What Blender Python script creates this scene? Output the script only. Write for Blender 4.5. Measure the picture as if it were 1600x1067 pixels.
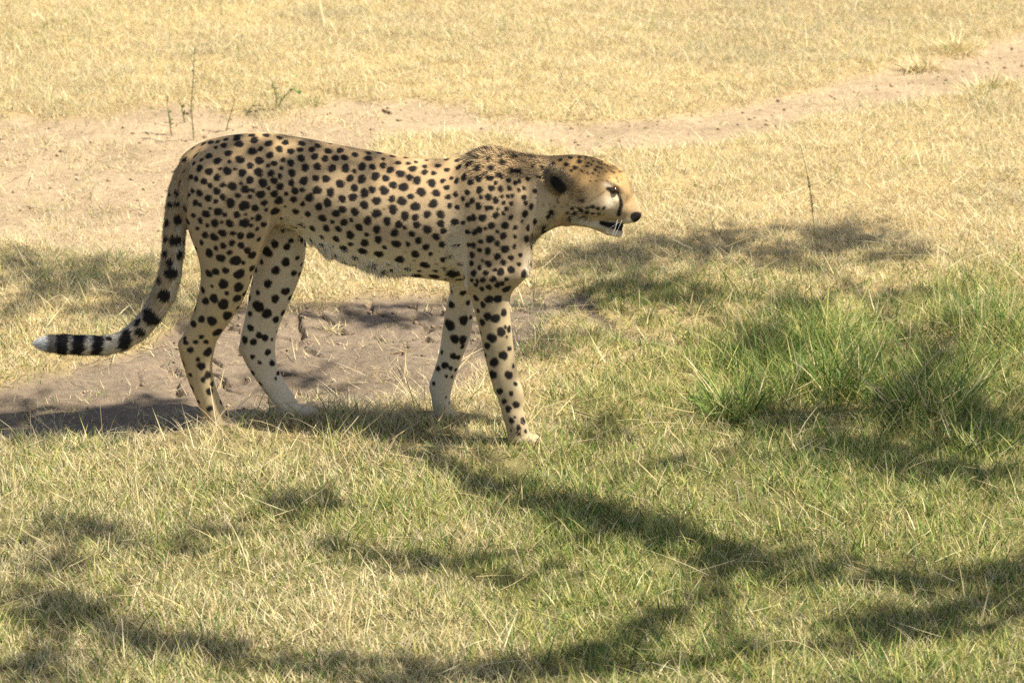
import bpy, math, random
import numpy as np
rng = np.random.default_rng(11)
random.seed(5)
for o in list(bpy.data.objects):
    bpy.data.objects.remove(o)
scene = bpy.context.scene
COL = scene.collection

# ------------------------------------------------------------------ camera
CAM_H, TILT, FPX = 2.6, math.radians(16.5), 5000.0      # FPX: focal length in pixels of the 1600 px photo
CT, ST = math.cos(TILT), math.sin(TILT)
cd = bpy.data.cameras.new('camera')
cam = bpy.data.objects.new('camera', cd); COL.objects.link(cam)
cam.location = (0, 0, CAM_H)
cam.rotation_euler = (math.pi / 2 - TILT, 0, 0)
cd.sensor_width = 36.0; cd.lens = 36.0 * FPX / 1600.0
cd.clip_end = 2000
cd.dof.use_dof = True; cd.dof.focus_distance = 8.3; cd.dof.aperture_fstop = 7.5
scene.camera = cam

# ------------------------------------------------------------------ sky, sun, exposure
S = np.array([0.50, -0.13, 0.84]); S /= np.linalg.norm(S)     # direction to the sun
w = bpy.data.worlds.new('World'); scene.world = w; w.use_nodes = True
nt = w.node_tree
sky = nt.nodes.new('ShaderNodeTexSky'); sky.sky_type = 'NISHITA'; sky.sun_disc = False
sky.dust_density = 2.0; sky.ozone_density = 0.8; sky.air_density = 1.0
sky.sun_elevation = math.asin(S[2]); sky.sun_rotation = math.atan2(S[0], S[1])
bg = nt.nodes['Background']; bg.inputs['Strength'].default_value = 0.078
nt.links.new(sky.outputs[0], bg.inputs['Color'])
sd = bpy.data.lights.new('sun', 'SUN'); sd.energy = 5.0; sd.angle = math.radians(0.53); sd.color = (1.0, 0.945, 0.825)
sun = bpy.data.objects.new('sun', sd); COL.objects.link(sun)
import mathutils
sun.rotation_euler = mathutils.Vector(S.tolist()).to_track_quat('Z', 'Y').to_euler()
sun.location = (3, -2, 9)
scene.view_settings.view_transform = 'Standard'; scene.view_settings.look = 'None'
scene.view_settings.gamma = 1.0; scene.view_settings.exposure = 1.10
scene.view_settings.use_curve_mapping = False
scene.cycles.use_denoising = False

# ------------------------------------------------------------------ pixel <-> world
def ray(u, v):
    a = (np.asarray(u, float) - 800) / FPX; b = (533.5 - np.asarray(v, float)) / FPX
    return a, CT + b * ST, -ST + b * CT
def at(u, v, Y):                       # point of the ray on the vertical plane y = Y
    dx, dy, dz = ray(u, v); t = Y / dy
    return dx * t, CAM_H + dz * t
def on_ground(u, v):
    dx, dy, dz = ray(u, v); t = -CAM_H / dz
    return dx * t, dy * t
def project(x, y, z):
    zz = z - CAM_H
    d = y * CT - zz * ST
    return 800 + FPX * x / d, 533.5 - FPX * (y * ST + zz * CT) / d, d

# ------------------------------------------------------------------ numpy noise
def _hash(ix, iy, seed):
    h = (ix.astype(np.int64) * 374761393 + iy.astype(np.int64) * 668265263 + seed * 1274126177) & 0x7fffffff
    h = ((h ^ (h >> 13)) * 1274126177) & 0x7fffffff
    return ((h ^ (h >> 16)) & 0xffff) / 65535.0
def vnoise(x, y, seed=0):
    ix = np.floor(x); iy = np.floor(y); fx = x - ix; fy = y - iy
    fx = fx * fx * (3 - 2 * fx); fy = fy * fy * (3 - 2 * fy)
    a = _hash(ix, iy, seed); b = _hash(ix + 1, iy, seed); c = _hash(ix, iy + 1, seed); d = _hash(ix + 1, iy + 1, seed)
    return (a + (b - a) * fx) * (1 - fy) + (c + (d - c) * fx) * fy
def fbm(x, y, seed=0, octv=4):
    s = 0; amp = 0.5; tot = 0
    for i in range(octv):
        s = s + amp * vnoise(x * 2 ** i + i * 17.3, y * 2 ** i - i * 9.1, seed + i); tot += amp; amp *= 0.55
    return s / tot
def sstep(a, b, x):
    t = np.clip((x - a) / (b - a), 0, 1); return t * t * (3 - 2 * t)
def blobs(u, v, lst):
    m = np.zeros_like(u)
    for (cx, cy, rx, ry, s) in lst:
        q = ((u - cx) / rx) ** 2 + ((v - cy) / ry) ** 2
        m = np.maximum(m, s * np.exp(-q * 0.9))
    return m

# ------------------------------------------------------------------ mesh helpers
def new_obj(name, me, mat=None, parent=None):
    o = bpy.data.objects.new(name, me); COL.objects.link(o)
    if mat is not None and me is not None: me.materials.append(mat)
    if parent is not None: o.parent = parent
    return o
def mesh_np(name, V, faces_list, colors=None, smooth=False, attrs=None):
    """faces_list: list of (n,k) int arrays"""
    me = bpy.data.meshes.new(name)
    V = np.ascontiguousarray(V, dtype=np.float32)
    me.vertices.add(len(V)); me.vertices.foreach_set('co', V.ravel())
    li = np.concatenate([f.ravel() for f in faces_list]).astype(np.int32)
    tot = np.concatenate([np.full(len(f), f.shape[1]) for f in faces_list])
    st = np.concatenate([[0], np.cumsum(tot)[:-1]]).astype(np.int32)
    me.loops.add(len(li)); me.loops.foreach_set('vertex_index', li)
    me.polygons.add(len(st)); me.polygons.foreach_set('loop_start', st)
    if smooth: me.polygons.foreach_set('use_smooth', np.ones(len(st), dtype=bool))
    if colors is not None:
        a = me.attributes.new('col', 'FLOAT_COLOR', 'POINT')
        c = np.ones((len(V), 4), np.float32); c[:, :3] = colors
        a.data.foreach_set('color', c.ravel())
    for k, val in (attrs or {}).items():
        if val.ndim == 2:
            a = me.attributes.new(k, 'FLOAT_VECTOR', 'POINT'); a.data.foreach_set('vector', np.ascontiguousarray(val, np.float32).ravel())
        else:
            a = me.attributes.new(k, 'FLOAT', 'POINT'); a.data.foreach_set('value', np.ascontiguousarray(val, np.float32))
    me.update(calc_edges=True)
    return me
def tag(o, label=None, cat=None, group=None, kind=None):
    if label: o['label'] = label
    if cat: o['category'] = cat
    if group: o['group'] = group
    if kind: o['kind'] = kind
    return o

# ------------------------------------------------------------------ materials
def mat_new(name):
    m = bpy.data.materials.new(name); m.use_nodes = True
    return m, m.node_tree.nodes, m.node_tree.links, m.node_tree.nodes['Principled BSDF']
def blade_material(name, trans=0.35, rough=0.55, spec=0.25):
    m, n, l, p = mat_new(name)
    a = n.new('ShaderNodeAttribute'); a.attribute_name = 'col'
    l.new(a.outputs['Color'], p.inputs['Base Color'])
    p.inputs['Roughness'].default_value = rough; p.inputs['Specular IOR Level'].default_value = spec
    t = n.new('ShaderNodeBsdfTranslucent'); l.new(a.outputs['Color'], t.inputs['Color'])
    mx = n.new('ShaderNodeMixShader'); mx.inputs[0].default_value = trans
    l.new(p.outputs[0], mx.inputs[1]); l.new(t.outputs[0], mx.inputs[2])
    l.new(mx.outputs[0], n['Material Output'].inputs['Surface'])
    return m
M_GRASS = blade_material('grass_blades')
M_LEAF = blade_material('acacia_leaf', 0.25)
def plain(name, col, rough=0.7, spec=0.3, noise=None):
    m, n, l, p = mat_new(name)
    p.inputs['Roughness'].default_value = rough; p.inputs['Specular IOR Level'].default_value = spec
    if noise:
        tx = n.new('ShaderNodeTexNoise'); tx.inputs['Scale'].default_value = noise; tx.inputs['Detail'].default_value = 5
        r = n.new('ShaderNodeValToRGB'); r.color_ramp.elements[0].color = (*[c * 0.55 for c in col], 1); r.color_ramp.elements[1].color = (*[min(1, c * 1.4) for c in col], 1)
        r.color_ramp.elements[0].position = 0.3; r.color_ramp.elements[1].position = 0.7
        g = n.new('ShaderNodeNewGeometry'); l.new(g.outputs['Position'], tx.inputs['Vector'])
        l.new(tx.outputs['Fac'], r.inputs[0]); l.new(r.outputs[0], p.inputs['Base Color'])
        b = n.new('ShaderNodeBump'); b.inputs['Strength'].default_value = 0.5; b.inputs['Distance'].default_value = 0.01
        l.new(tx.outputs['Fac'], b.inputs['Height']); l.new(b.outputs[0], p.inputs['Normal'])
    else:
        p.inputs['Base Color'].default_value = (*col, 1)
    return m
def ground_material():
    m, n, l, p = mat_new('earth')
    a = n.new('ShaderNodeAttribute'); a.attribute_name = 'col'
    g = n.new('ShaderNodeNewGeometry')
    t1 = n.new('ShaderNodeTexNoise'); t1.inputs['Scale'].default_value = 38; t1.inputs['Detail'].default_value = 8; t1.inputs['Roughness'].default_value = 0.65
    t2 = n.new('ShaderNodeTexNoise'); t2.inputs['Scale'].default_value = 210; t2.inputs['Detail'].default_value = 4
    t3 = n.new('ShaderNodeTexNoise'); t3.inputs['Scale'].default_value = 4; t3.inputs['Detail'].default_value = 5
    for t in (t1, t2, t3): l.new(g.outputs['Position'], t.inputs['Vector'])
    r = n.new('ShaderNodeMapRange'); r.inputs[1].default_value = 0.3; r.inputs[2].default_value = 0.7; r.inputs[3].default_value = 0.72; r.inputs[4].default_value = 1.2
    l.new(t1.outputs['Fac'], r.inputs[0])
    r2 = n.new('ShaderNodeMapRange'); r2.inputs[1].default_value = 0.3; r2.inputs[2].default_value = 0.7; r2.inputs[3].default_value = 0.85; r2.inputs[4].default_value = 1.12
    l.new(t2.outputs['Fac'], r2.inputs[0])
    r3 = n.new('ShaderNodeMapRange'); r3.inputs[1].default_value = 0.3; r3.inputs[2].default_value = 0.7; r3.inputs[3].default_value = 0.85; r3.inputs[4].default_value = 1.1
    l.new(t3.outputs['Fac'], r3.inputs[0])
    mu = n.new('ShaderNodeMath'); mu.operation = 'MULTIPLY'; l.new(r.outputs[0], mu.inputs[0]); l.new(r2.outputs[0], mu.inputs[1])
    mu2 = n.new('ShaderNodeMath'); mu2.operation = 'MULTIPLY'; l.new(mu.outputs[0], mu2.inputs[0]); l.new(r3.outputs[0], mu2.inputs[1])
    vm = n.new('ShaderNodeVectorMath'); vm.operation = 'SCALE'; l.new(a.outputs['Color'], vm.inputs[0]); l.new(mu2.outputs[0], vm.inputs['Scale'])
    l.new(vm.outputs[0], p.inputs['Base Color'])
    p.inputs['Roughness'].default_value = 0.95; p.inputs['Specular IOR Level'].default_value = 0.1
    b = n.new('ShaderNodeBump'); b.inputs['Strength'].default_value = 0.9; b.inputs['Distance'].default_value = 0.008
    ad = n.new('ShaderNodeMath'); l.new(t1.outputs['Fac'], ad.inputs[0]); l.new(t2.outputs['Fac'], ad.inputs[1])
    l.new(ad.outputs[0], b.inputs['Height']); l.new(b.outputs[0], p.inputs['Normal'])
    return m
M_EARTH = ground_material()

# ------------------------------------------------------------------ where bare earth, straw and green grass lie
PAWS = [(815, 686, 0.07), (692, 646, 0.06), (350, 660, 0.07), (470, 643, 0.07)]
PAWXY = [on_ground(u, v) for u, v, _ in PAWS]
TRK_U = [-900, 0, 120, 250, 350, 440, 520, 600, 700, 800, 900, 1000, 1145, 1300, 1450, 1600, 2000]
TRK_T = [230, 192, 182, 163, 166, 174, 150, 155, 164, 173, 184, 186, 163, 127, 90, 54, -55]
TRK_B = [390, 364, 388, 403, 398, 383, 260, 208, 199, 206, 240, 236, 219, 176, 158, 126, 25]
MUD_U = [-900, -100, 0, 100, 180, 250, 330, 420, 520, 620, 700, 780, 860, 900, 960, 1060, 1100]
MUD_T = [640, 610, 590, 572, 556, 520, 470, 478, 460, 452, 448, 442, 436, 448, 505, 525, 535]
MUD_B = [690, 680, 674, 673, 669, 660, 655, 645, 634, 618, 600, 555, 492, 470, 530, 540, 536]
def dirt_masks(x, y):
    u, v, _ = project(x, y, 0 * x)
    nz = (fbm(x * 3.1, y * 3.1, 3) - 0.5); n2 = (fbm(x * 11, y * 11, 8) - 0.5)
    vv = v + nz * 34 + n2 * 18
    def band(U, T, B, s):
        t = np.interp(u, U, T); b = np.interp(u, U, B)
        return sstep(-s, s, vv - t) * sstep(-s, s, b - vv)
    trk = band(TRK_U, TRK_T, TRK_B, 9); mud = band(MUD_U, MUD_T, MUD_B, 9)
    patch = blobs(u, v + n2 * 10, [(345, 258, 42, 12, .75), (215, 262, 45, 7, .55), (20, 250, 35, 6, .6), (635, 214, 100, 16, .9), (800, 198, 42, 9, .8), (490, 205, 55, 12, .7),
                     (190, 246, 30, 9, .5), (600, 570, 55, 10, .75), (520, 497, 14, 9, .8), (255, 640, 55, 12, .5), (60, 300, 60, 5, .4), (140, 318, 70, 4, .3), (830, 455, 40, 16, .7), (800, 500, 60, 20, .5), (960, 520, 60, 14, .6)])
    return trk, mud, patch, u, v
def ground_z(x, y):
    trk, mud, patch, u, v = dirt_masks(x, y)
    z = (fbm(x * 0.55 + 3, y * 0.55, 21) - 0.5) * 0.09 + (fbm(x * 4, y * 4, 31) - 0.5) * 0.03 + (fbm(x * 17, y * 17, 41, 3) - 0.5) * 0.012
    z = z - 0.018 * np.maximum(trk, mud)
    k = np.ones_like(x)
    for (px, py) in PAWXY:
        k = k * (1 - np.exp(-((x - px) ** 2 + (y - py) ** 2) / 0.14 ** 2))
    return z * k

# ------------------------------------------------------------------ ground: one sheet, fine in view, out to the horizon
def axis(segs, far):
    out = []
    for a, b, d in segs: out += list(np.arange(a, b, d))
    out.append(segs[-1][1])
    lo, hi = [], []; s = 0.08; p = out[0]
    while p > -far: p -= s; s *= 1.35; lo.append(p)
    s = 0.08; p = out[-1]
    while p < far: p += s; s *= 1.35; hi.append(p)
    return np.array(lo[::-1] + out + hi)
xs = axis([(-3.0, -1.5, .04), (-1.5, 0.35, .0052), (0.35, 3.0, .03)], 600)
ys = axis([(5.6, 7.7, .03), (7.7, 9.2, .0062), (9.2, 15.4, .035)], 700)
GX, GY = np.meshgrid(xs, ys, indexing='ij')
gx, gy = GX.ravel(), GY.ravel()
gz = ground_z(gx, gy)
trk, mud, patch, gu, gv = dirt_masks(gx, gy)
far = np.hypot(gx, gy - 9) > 12
gz = np.where(far, gz * 0.5, gz)
# drying cracks in the mud: edges of irregular plates, cut into the sheet
def crack(x, y):
    wx = x + (fbm(x * 7, y * 7, 51) - .5) * .13; wy = y + (fbm(x * 7, y * 7, 57) - .5) * .13
    cs = 0.15
    ix = np.floor(wx / cs); iy = np.floor(wy / cs)
    d1 = np.full(x.shape, 9.); d2 = np.full(x.shape, 9.)
    for i in (-1, 0, 1):
        for j in (-1, 0, 1):
            cx = (ix + i + _hash(ix + i, iy + j, 61)) * cs; cy = (iy + j + _hash(ix + i, iy + j, 62)) * cs
            d = np.hypot(wx - cx, wy - cy)
            d2 = np.where(d < d1, d1, np.minimum(d2, d)); d1 = np.minimum(d1, d)
    return d2 - d1
sel = (mud > 0.3) & (gx > -1.55) & (gx < 0.4) & (gy > 7.6) & (gy < 9.3)
e = np.full(gx.shape, 1.0); e[sel] = crack(gx[sel], gy[sel])
wid = 0.009 + 0.013 * fbm(gx * 5, gy * 5, 71, 2)
act = sstep(.38, .52, fbm(gx * 2.6 + 7, gy * 2.6, 77, 3))
ck = sstep(1.0, 0.45, e / wid) * act * sstep(.3, .8, mud)
gz = gz - 0.021 * ck + 0.0012 * sstep(0.0, 0.05, e) * sel
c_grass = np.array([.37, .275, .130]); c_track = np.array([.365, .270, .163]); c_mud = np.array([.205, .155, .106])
cc = np.repeat(c_grass[None], len(gx), 0) * (0.75 + 0.5 * fbm(gx * 1.5, gy * 1.5, 81))[:, None]
green_soil = sstep(500, 760, gv)[:, None]
cc = cc * (1 - green_soil * np.array([.55, .47, .55]))
far_straw = sstep(13, 20, np.hypot(gx, gy))[:, None] * sstep(0, -60, gv)[:, None]
cc = cc * (1 - far_straw) + np.array([.46, .36, .17]) * far_straw
cc = cc * (1 - trk[:, None]) + c_track * trk[:, None] * (0.86 + 0.28 * fbm(gx * 2.1, gy * 3.3, 83))[:, None]
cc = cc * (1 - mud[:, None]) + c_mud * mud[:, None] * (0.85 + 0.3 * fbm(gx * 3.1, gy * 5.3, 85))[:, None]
nx, ny = len(xs), len(ys)
ii = np.arange(nx * ny).reshape(nx, ny)
quads = np.stack([ii[:-1, :-1].ravel(), ii[1:, :-1].ravel(), ii[1:, 1:].ravel(), ii[:-1, 1:].ravel()], 1)
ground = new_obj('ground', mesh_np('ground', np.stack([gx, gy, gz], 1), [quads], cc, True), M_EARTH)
tag(ground, 'dry savanna ground with a bare earth track and cracked mud', kind='structure')

# ------------------------------------------------------------------ grass blades
def blades(P, az, L, lean, curl, width, col, seg=3, tipcol=1.0, twist=None):
    """ribbons: P (n,3) roots, az heading, lean from vertical at the root, curl added towards the tip"""
    n = len(P)
    pts = [P]; p = P.copy()
    hd = np.stack([np.cos(az), np.sin(az), 0 * az], 1)
    for i in range(seg):
        th = lean + curl * ((i + 0.5) / seg)
        st = (L / seg)[:, None]
        p = p + st * (np.sin(th)[:, None] * hd + np.cos(th)[:, None] * np.array([0, 0, 1.]))
        p = p.copy()
        pts.append(p)
    tw = az + math.pi / 2 + (twist if twist is not None else 0)
    side = np.stack([np.cos(tw), np.sin(tw), 0 * az], 1)
    V = []; C = []
    for i in range(seg + 1):
        f = i / seg
        wd = (width * (0.75 + 0.5 * math.sin(math.pi * min(1, f + .25))) * (1 - f ** 2.2) * 0.5)[:, None]
        k = (1 - f) * 1.0 + f * tipcol
        if i < seg:
            V += [pts[i] - side * wd, pts[i] + side * wd]; C += [col * k, col * k]
        else:
            V += [pts[i]]; C += [col * k]
    nv = 2 * seg + 1
    V = np.stack(V, 1).reshape(-1, 3); C = np.clip(np.stack(C, 1).reshape(-1, 3), 0, .95)
    base = np.arange(n)[:, None] * nv
    Q = [base + np.array([[2 * i, 2 * i + 1, 2 * i + 3, 2 * i + 2]]) for i in range(seg - 1)]
    T = base + np.array([[2 * seg - 2, 2 * seg - 1, 2 * seg]])
    return V, (np.concatenate(Q) if Q else np.zeros((0, 4), int)), T, C
def merge(parts):
    V, Q, T, C = [], [], [], []; off = 0
    for v, q, t, c in parts:
        V.append(v); Q.append(q + off); T.append(t + off); C.append(c); off += len(v)
    return np.concatenate(V), [np.concatenate(Q), np.concatenate(T)], np.concatenate(C)
PAL = np.array([[.68, .575, .34], [.60, .475, .235], [.45, .395, .26], [.42, .40, .125], [.15, .235, .045], [.050, .100, .024]])
def greenness(x, y, u, v):
    g = 0.03 + 0.34 * sstep(350, 480, v + (u - 1000) * -.03) * sstep(700, 950, u) + 0.20 * sstep(600, 760, v)
    g = g + 0.12 * sstep(380, 430, v) * sstep(700, 300, u) * sstep(700, 500, v)
    g = g + blobs(u, v, [(1310, 565, 110, 60, .65), (1150, 600, 80, 55, .6), (1450, 590, 110, 70, .6), (1560, 560, 90, 90, .5), (1540, 480, 120, 70, .3), (520, 830, 160, 50, .12), (1020, 660, 150, 50, .15), (1500, 640, 120, 60, .3), (860, 460, 30, 12, .2), (80, 60, 120, 30, .05)])
    g = g + (fbm(x * 2.3, y * 2.3, 91) - .5) * 0.55 * sstep(330, 600, v) + (fbm(x * 9, y * 9, 92) - .5) * 0.3 * sstep(330, 600, v) + (fbm(x * 3, y * 3, 93) - .5) * .09
    return np.clip(g, 0, 1)
def palette(g, n, dull=0.0):
    """mix of straw and green; g in 0..1"""
    r = rng.random(n)
    isg = rng.random(n) < np.clip(g * 1.05, 0, .9)
    k = np.where(isg, np.where(r < .42, 3, np.where(r < .82, 4, 5)), np.where(r < .5, 0, np.where(r < .8, 1, 2)))
    k = np.where((~isg) & (g > .3) & (rng.random(n) < .45), 3, k)
    k = np.where((k < 2) & (rng.random(n) < dull), 2, k)
    c = PAL[k] * (0.78 + 0.42 * rng.random(n))[:, None] * (1 + (rng.random((n, 3)) - .5) * .10)
    return c, isg
def scatter(n):
    y = rng.uniform(5.75, 15.7, n); hw = 0.168 * y + 1.0
    x = rng.uniform(-1, 1, n) * 3.7
    ok = np.abs(x) < hw
    return x[ok], y[ok]
x, y = scatter(1500000)
trk, mud, patch, u, v = dirt_masks(x, y)
d = np.interp(y, [5.7, 8, 10, 13, 16], [.80, .80, .72, .64, .60])
outf = (u < -50) | (u > 1650) | (v > 1110) | (v < -45)
d = d * np.where(outf, .45, 1)
bare = np.maximum(trk, mud)
clump = 0.35 + 1.15 * sstep(.30, .68, fbm(x * 7, y * 7, 95, 3)); clump = clump * (0.5 + .95 * sstep(.3, .7, fbm(x * 20, y * 20, 96, 2)))
cover = np.clip(1 - bare * 1.02, 0, 1) + bare * (np.maximum(patch * .55, 0.022 + .26 * sstep(.55, .70, fbm(x * 3.3, y * 3.3, 97, 3))))
lush = blobs(u, v, [(1310, 580, 120, 60, 1), (1150, 610, 80, 50, .8), (1470, 600, 140, 80, 1), (1570, 520, 90, 60, .8)])
keep = rng.random(len(x)) < d * cover * clump * 0.52 * (1 + .6 * lush)
for (px, py) in PAWXY:
    keep &= ~(((x - px) / .062) ** 2 + ((y - py) / .032) ** 2 < 1)
x, y, u, v, bare = x[keep], y[keep], u[keep], v[keep], bare[keep]
n = len(x); z = ground_z(x, y) - 0.004
g = greenness(x, y, u, v)
dull = .8 * sstep(.49, .70, fbm(x * 1.7, y * 2.4, 111, 4)) * sstep(420, 300, v)
col, isg = palette(g, n, dull); col = col * (1 - .22 * dull * (rng.random(n) < .6))[:, None]
tall = blobs(u, v, [(1310, 570, 120, 60, 1.5), (1150, 600, 80, 50, 1.1), (1470, 600, 140, 80, 1.5), (1560, 500, 120, 70, 1.0), (980, 420, 120, 40, .35), (700, 640, 150, 25, .3), (120, 450, 160, 60, .35), (350, 690, 120, 20, .25), (350, 672, 60, 9, .7), (475, 655, 60, 9, .7), (690, 658, 50, 9, .7), (818, 698, 50, 9, .7)])
L = (0.026 + 0.028 * rng.random(n) + 0.026 * sstep(.45, .7, fbm(x * 2.7, y * 2.7, 99, 3))) * (1 + tall * 1.0) * np.where(isg, 1.08, 1.0) * np.where(rng.random(n) < .10, rng.uniform(1.3, 2.3, n), 1.0)
L = L * np.where(bare > .5, .8, 1)
lie = np.clip(sstep(520, 380, v) * .8 + .30, 0, 1) * np.where(isg, .45, 1.0)
lie = np.clip(lie + bare * .4, 0, 1)
lean = np.radians(8 + rng.random(n) * 30 + lie * (20 + 42 * rng.random(n)) + (bare > .5) * 15)
curl = np.radians(10 + rng.random(n) * 65) * (1 - lie * .5)
wd = np.where(isg, .0030, .0022) * (0.55 + .8 * rng.random(n)) * np.interp(y, [6, 9, 11, 15], [.82, .80, .72, .72])
az = rng.uniform(0, 2 * math.pi, n) 
P = np.stack([x, y, z], 1)
near = y < 9.4
tc = 0.9 + .25 * rng.random(n)
parts = [blades(P[near], az[near], L[near], lean[near], curl[near], wd[near], col[near], 3, 1.08, rng.normal(0, .9, near.sum())),
         blades(P[~near], az[~near], L[~near], lean[~near], curl[~near], wd[~near], col[~near], 2, 1.06, rng.normal(0, .9, (~near).sum()))]
V, F, C = merge(parts)
print('blades', n, 'tris', len(F[0]) * 2 + len(F[1]))
tag(new_obj('grass', mesh_np('grass', V, F, C), M_GRASS), 'short straw coloured and green grass covering the savanna ground', 'grass', kind='stuff')
# dense understory of fine short blades and thatch, one thin face each
x, y = scatter(1700000)
trk, mud, patch, u, v = dirt_masks(x, y); bare = np.maximum(trk, mud)
outf = (u < -50) | (u > 1650) | (v > 1110) | (v < -45)
keep = rng.random(len(x)) < np.where(outf, .3, 1) * (np.clip(1 - bare, 0, 1) + bare * np.maximum(np.maximum(patch * .5, .05), .42 * sstep(.54, .68, fbm(x * 3.3, y * 3.3, 97, 3)) * (v > 150))) * (.25 + .75 * sstep(.28, .62, fbm(x * 9, y * 9, 95, 3))) * .92
for (px, py) in PAWXY:
    keep &= ~(((x - px) / .07) ** 2 + ((y - py) / .04) ** 2 < 1)
x, y, u, v = x[keep], y[keep], u[keep], v[keep]; n = len(x)
g = greenness(x, y, u, v)
col, isg = palette(g * .8, n)
lean = np.radians(np.where(isg, 10 + 45 * rng.random(n), 25 + 60 * rng.random(n)))
V, Q, T, C = blades(np.stack([x, y, ground_z(x, y) - .003], 1), rng.uniform(0, 6.283, n), .018 + .030 * rng.random(n), lean, 0 * lean, .0030 * (.6 + .7 * rng.random(n)), col, 1, 1.0, rng.normal(0, .9, n))
tag(new_obj('grass_thatch', mesh_np('grass_thatch', V, [T], C), M_GRASS), 'fine matted thatch of short dry and green blades between the grass', 'grass', kind='stuff')
# coarser thatch carrying the grass on past the edges of the view
n = 200000
x = rng.uniform(-6, 6, n); y = rng.uniform(4.4, 19, n); u, v, _ = project(x, y, 0 * x); trk, mud, patch, u, v = dirt_masks(x, y)
core = (np.abs(x) < .168 * y + .95) & (y > 5.8) & (y < 15.5)
keep = ~core & (np.abs(x) < .168 * y + 2.7) & (rng.random(n) > np.maximum(trk, mud) * .95)
x, y, u, v = x[keep], y[keep], u[keep], v[keep]; n = len(x)
col, isg = palette(greenness(x, y, u, v), n)
V, Q, T, C = blades(np.stack([x, y, ground_z(x, y) - .004], 1), rng.uniform(0, 6.283, n), .03 + .05 * rng.random(n), np.radians(15 + 60 * rng.random(n)), np.zeros(n), .0060 * (.6 + .7 * rng.random(n)), col, 1, 1.0, rng.normal(0, .9, n))
tag(new_obj('outer_grass', mesh_np('outer_grass', V, [T], C), M_GRASS), 'coarse grass carrying on around the shaded turf', 'grass', kind='stuff')
# loose and bent long straws lying over the grass
x, y = scatter(42000)
trk, mud, patch, u, v = dirt_masks(x, y)
bare = np.maximum(trk, mud)
keep = (rng.random(len(x)) < np.where(bare > .4, .05, .24) * np.where((u < -50) | (u > 1650) | (v > 1110) | (v < -45), .4, 1) * np.where(v > 700, .5, 1))
x, y, u, v = x[keep], y[keep], u[keep], v[keep]
n = len(x); z = ground_z(x, y)
upright = (rng.random(n) < .22) & (np.maximum(*dirt_masks(x, y)[:2]) < .3)
L = (.07 + .13 * rng.random(n) ** 1.5)
lean = np.where(upright, np.radians(8 + 35 * rng.random(n)), np.radians(66 + 22 * rng.random(n)))
curl = np.where(upright, np.radians(20 + 80 * rng.random(n)), np.radians(rng.normal(6, 14, n)))
z = z + np.where(upright, 0, .012 + .03 * rng.random(n) * (np.maximum(0, 1 - np.maximum(*dirt_masks(x, y)[:2]))))
col = PAL[rng.integers(0, 2, n)] * (0.8 + .4 * rng.random(n))[:, None]
gm = rng.random(n) < greenness(x, y, u, v) * .35
col[gm] = PAL[3] * (0.8 + .5 * rng.random(gm.sum()))[:, None]
V, Q, T, C = blades(np.stack([x, y, z], 1), rng.uniform(0, 6.283, n), L, lean, curl, (.0017 + .0013 * rng.random(n)), col, 4, 1.05, rng.normal(0, .6, n))
tag(new_obj('loose_straw', mesh_np('loose_straw', V, [Q, T], C), M_GRASS), 'pale loose straws lying bent across the grass and bare earth', 'straw', kind='stuff')
# small clods on the bare earth
x, y = scatter(30000); trk, mud, patch, u, v = dirt_masks(x, y)
k = (rng.random(len(x)) < np.maximum(trk, mud) * .55); x, y = x[k], y[k]; n = len(x)
r = .0015 + .009 * rng.random(n) ** 4
oct_v = np.array([[1, 0, 0], [0, 1, 0], [-1, 0, 0], [0, -1, 0], [0, 0, .8], [0, 0, -.8]])
oct_f = np.array([[0, 1, 4], [1, 2, 4], [2, 3, 4], [3, 0, 4], [1, 0, 5], [2, 1, 5], [3, 2, 5], [0, 3, 5]])
V = (oct_v[None] * (0.6 + .8 * rng.random((n, 6, 1))) * r[:, None, None] + np.stack([x, y, ground_z(x, y) + r * .3], 1)[:, None, :]).reshape(-1, 3)
F = (oct_f[None] + (np.arange(n) * 6)[:, None, None]).reshape(-1, 3)
C = np.repeat(np.array([[.36, .26, .17]]) * (0.7 + .6 * rng.random((n, 1))), 6, 0)
tag(new_obj('soil_crumbs', mesh_np('soil_crumbs', V, [F], C), M_EARTH), 'tiny brown soil crumbs scattered over the bare earth', 'soil', kind='stuff')

# ================================================================== the cheetah
K = 1.0 / 592.0                                   # metres per photo pixel at the animal
def YC(u): return np.interp(u, [290, 800], [8.05, 7.985])
def hermite(xs, ys, q):
    xs = np.asarray(xs, float); ys = np.asarray(ys, float)
    m = np.gradient(ys, xs); m[0] = (ys[1] - ys[0]) / (xs[1] - xs[0]); m[-1] = (ys[-1] - ys[-2]) / (xs[-1] - xs[-2])
    i = np.clip(np.searchsorted(xs, q) - 1, 0, len(xs) - 2)
    h = xs[i + 1] - xs[i]; t = np.clip((q - xs[i]) / h, 0, 1)
    return ((2 * t ** 3 - 3 * t ** 2 + 1) * ys[i] + (t ** 3 - 2 * t ** 2 + t) * h * m[i] + (-2 * t ** 3 + 3 * t ** 2) * ys[i + 1] + (t ** 3 - t ** 2) * h * m[i + 1])
HV = 0.0038
ORG = np.array([-1.30, 7.76, -0.03]); DIM = (np.array([1.70, 0.50, 0.86]) / HV).astype(int)
FLD = np.full(DIM, 0.5, np.float32)
AX = [ORG[i] + HV * np.arange(DIM[i]) for i in range(3)]
def smin(a, b, k):
    h = np.clip(.5 + .5 * (b - a) / k, 0, 1)
    return b * (1 - h) + a * h - k * h * (1 - h)
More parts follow.
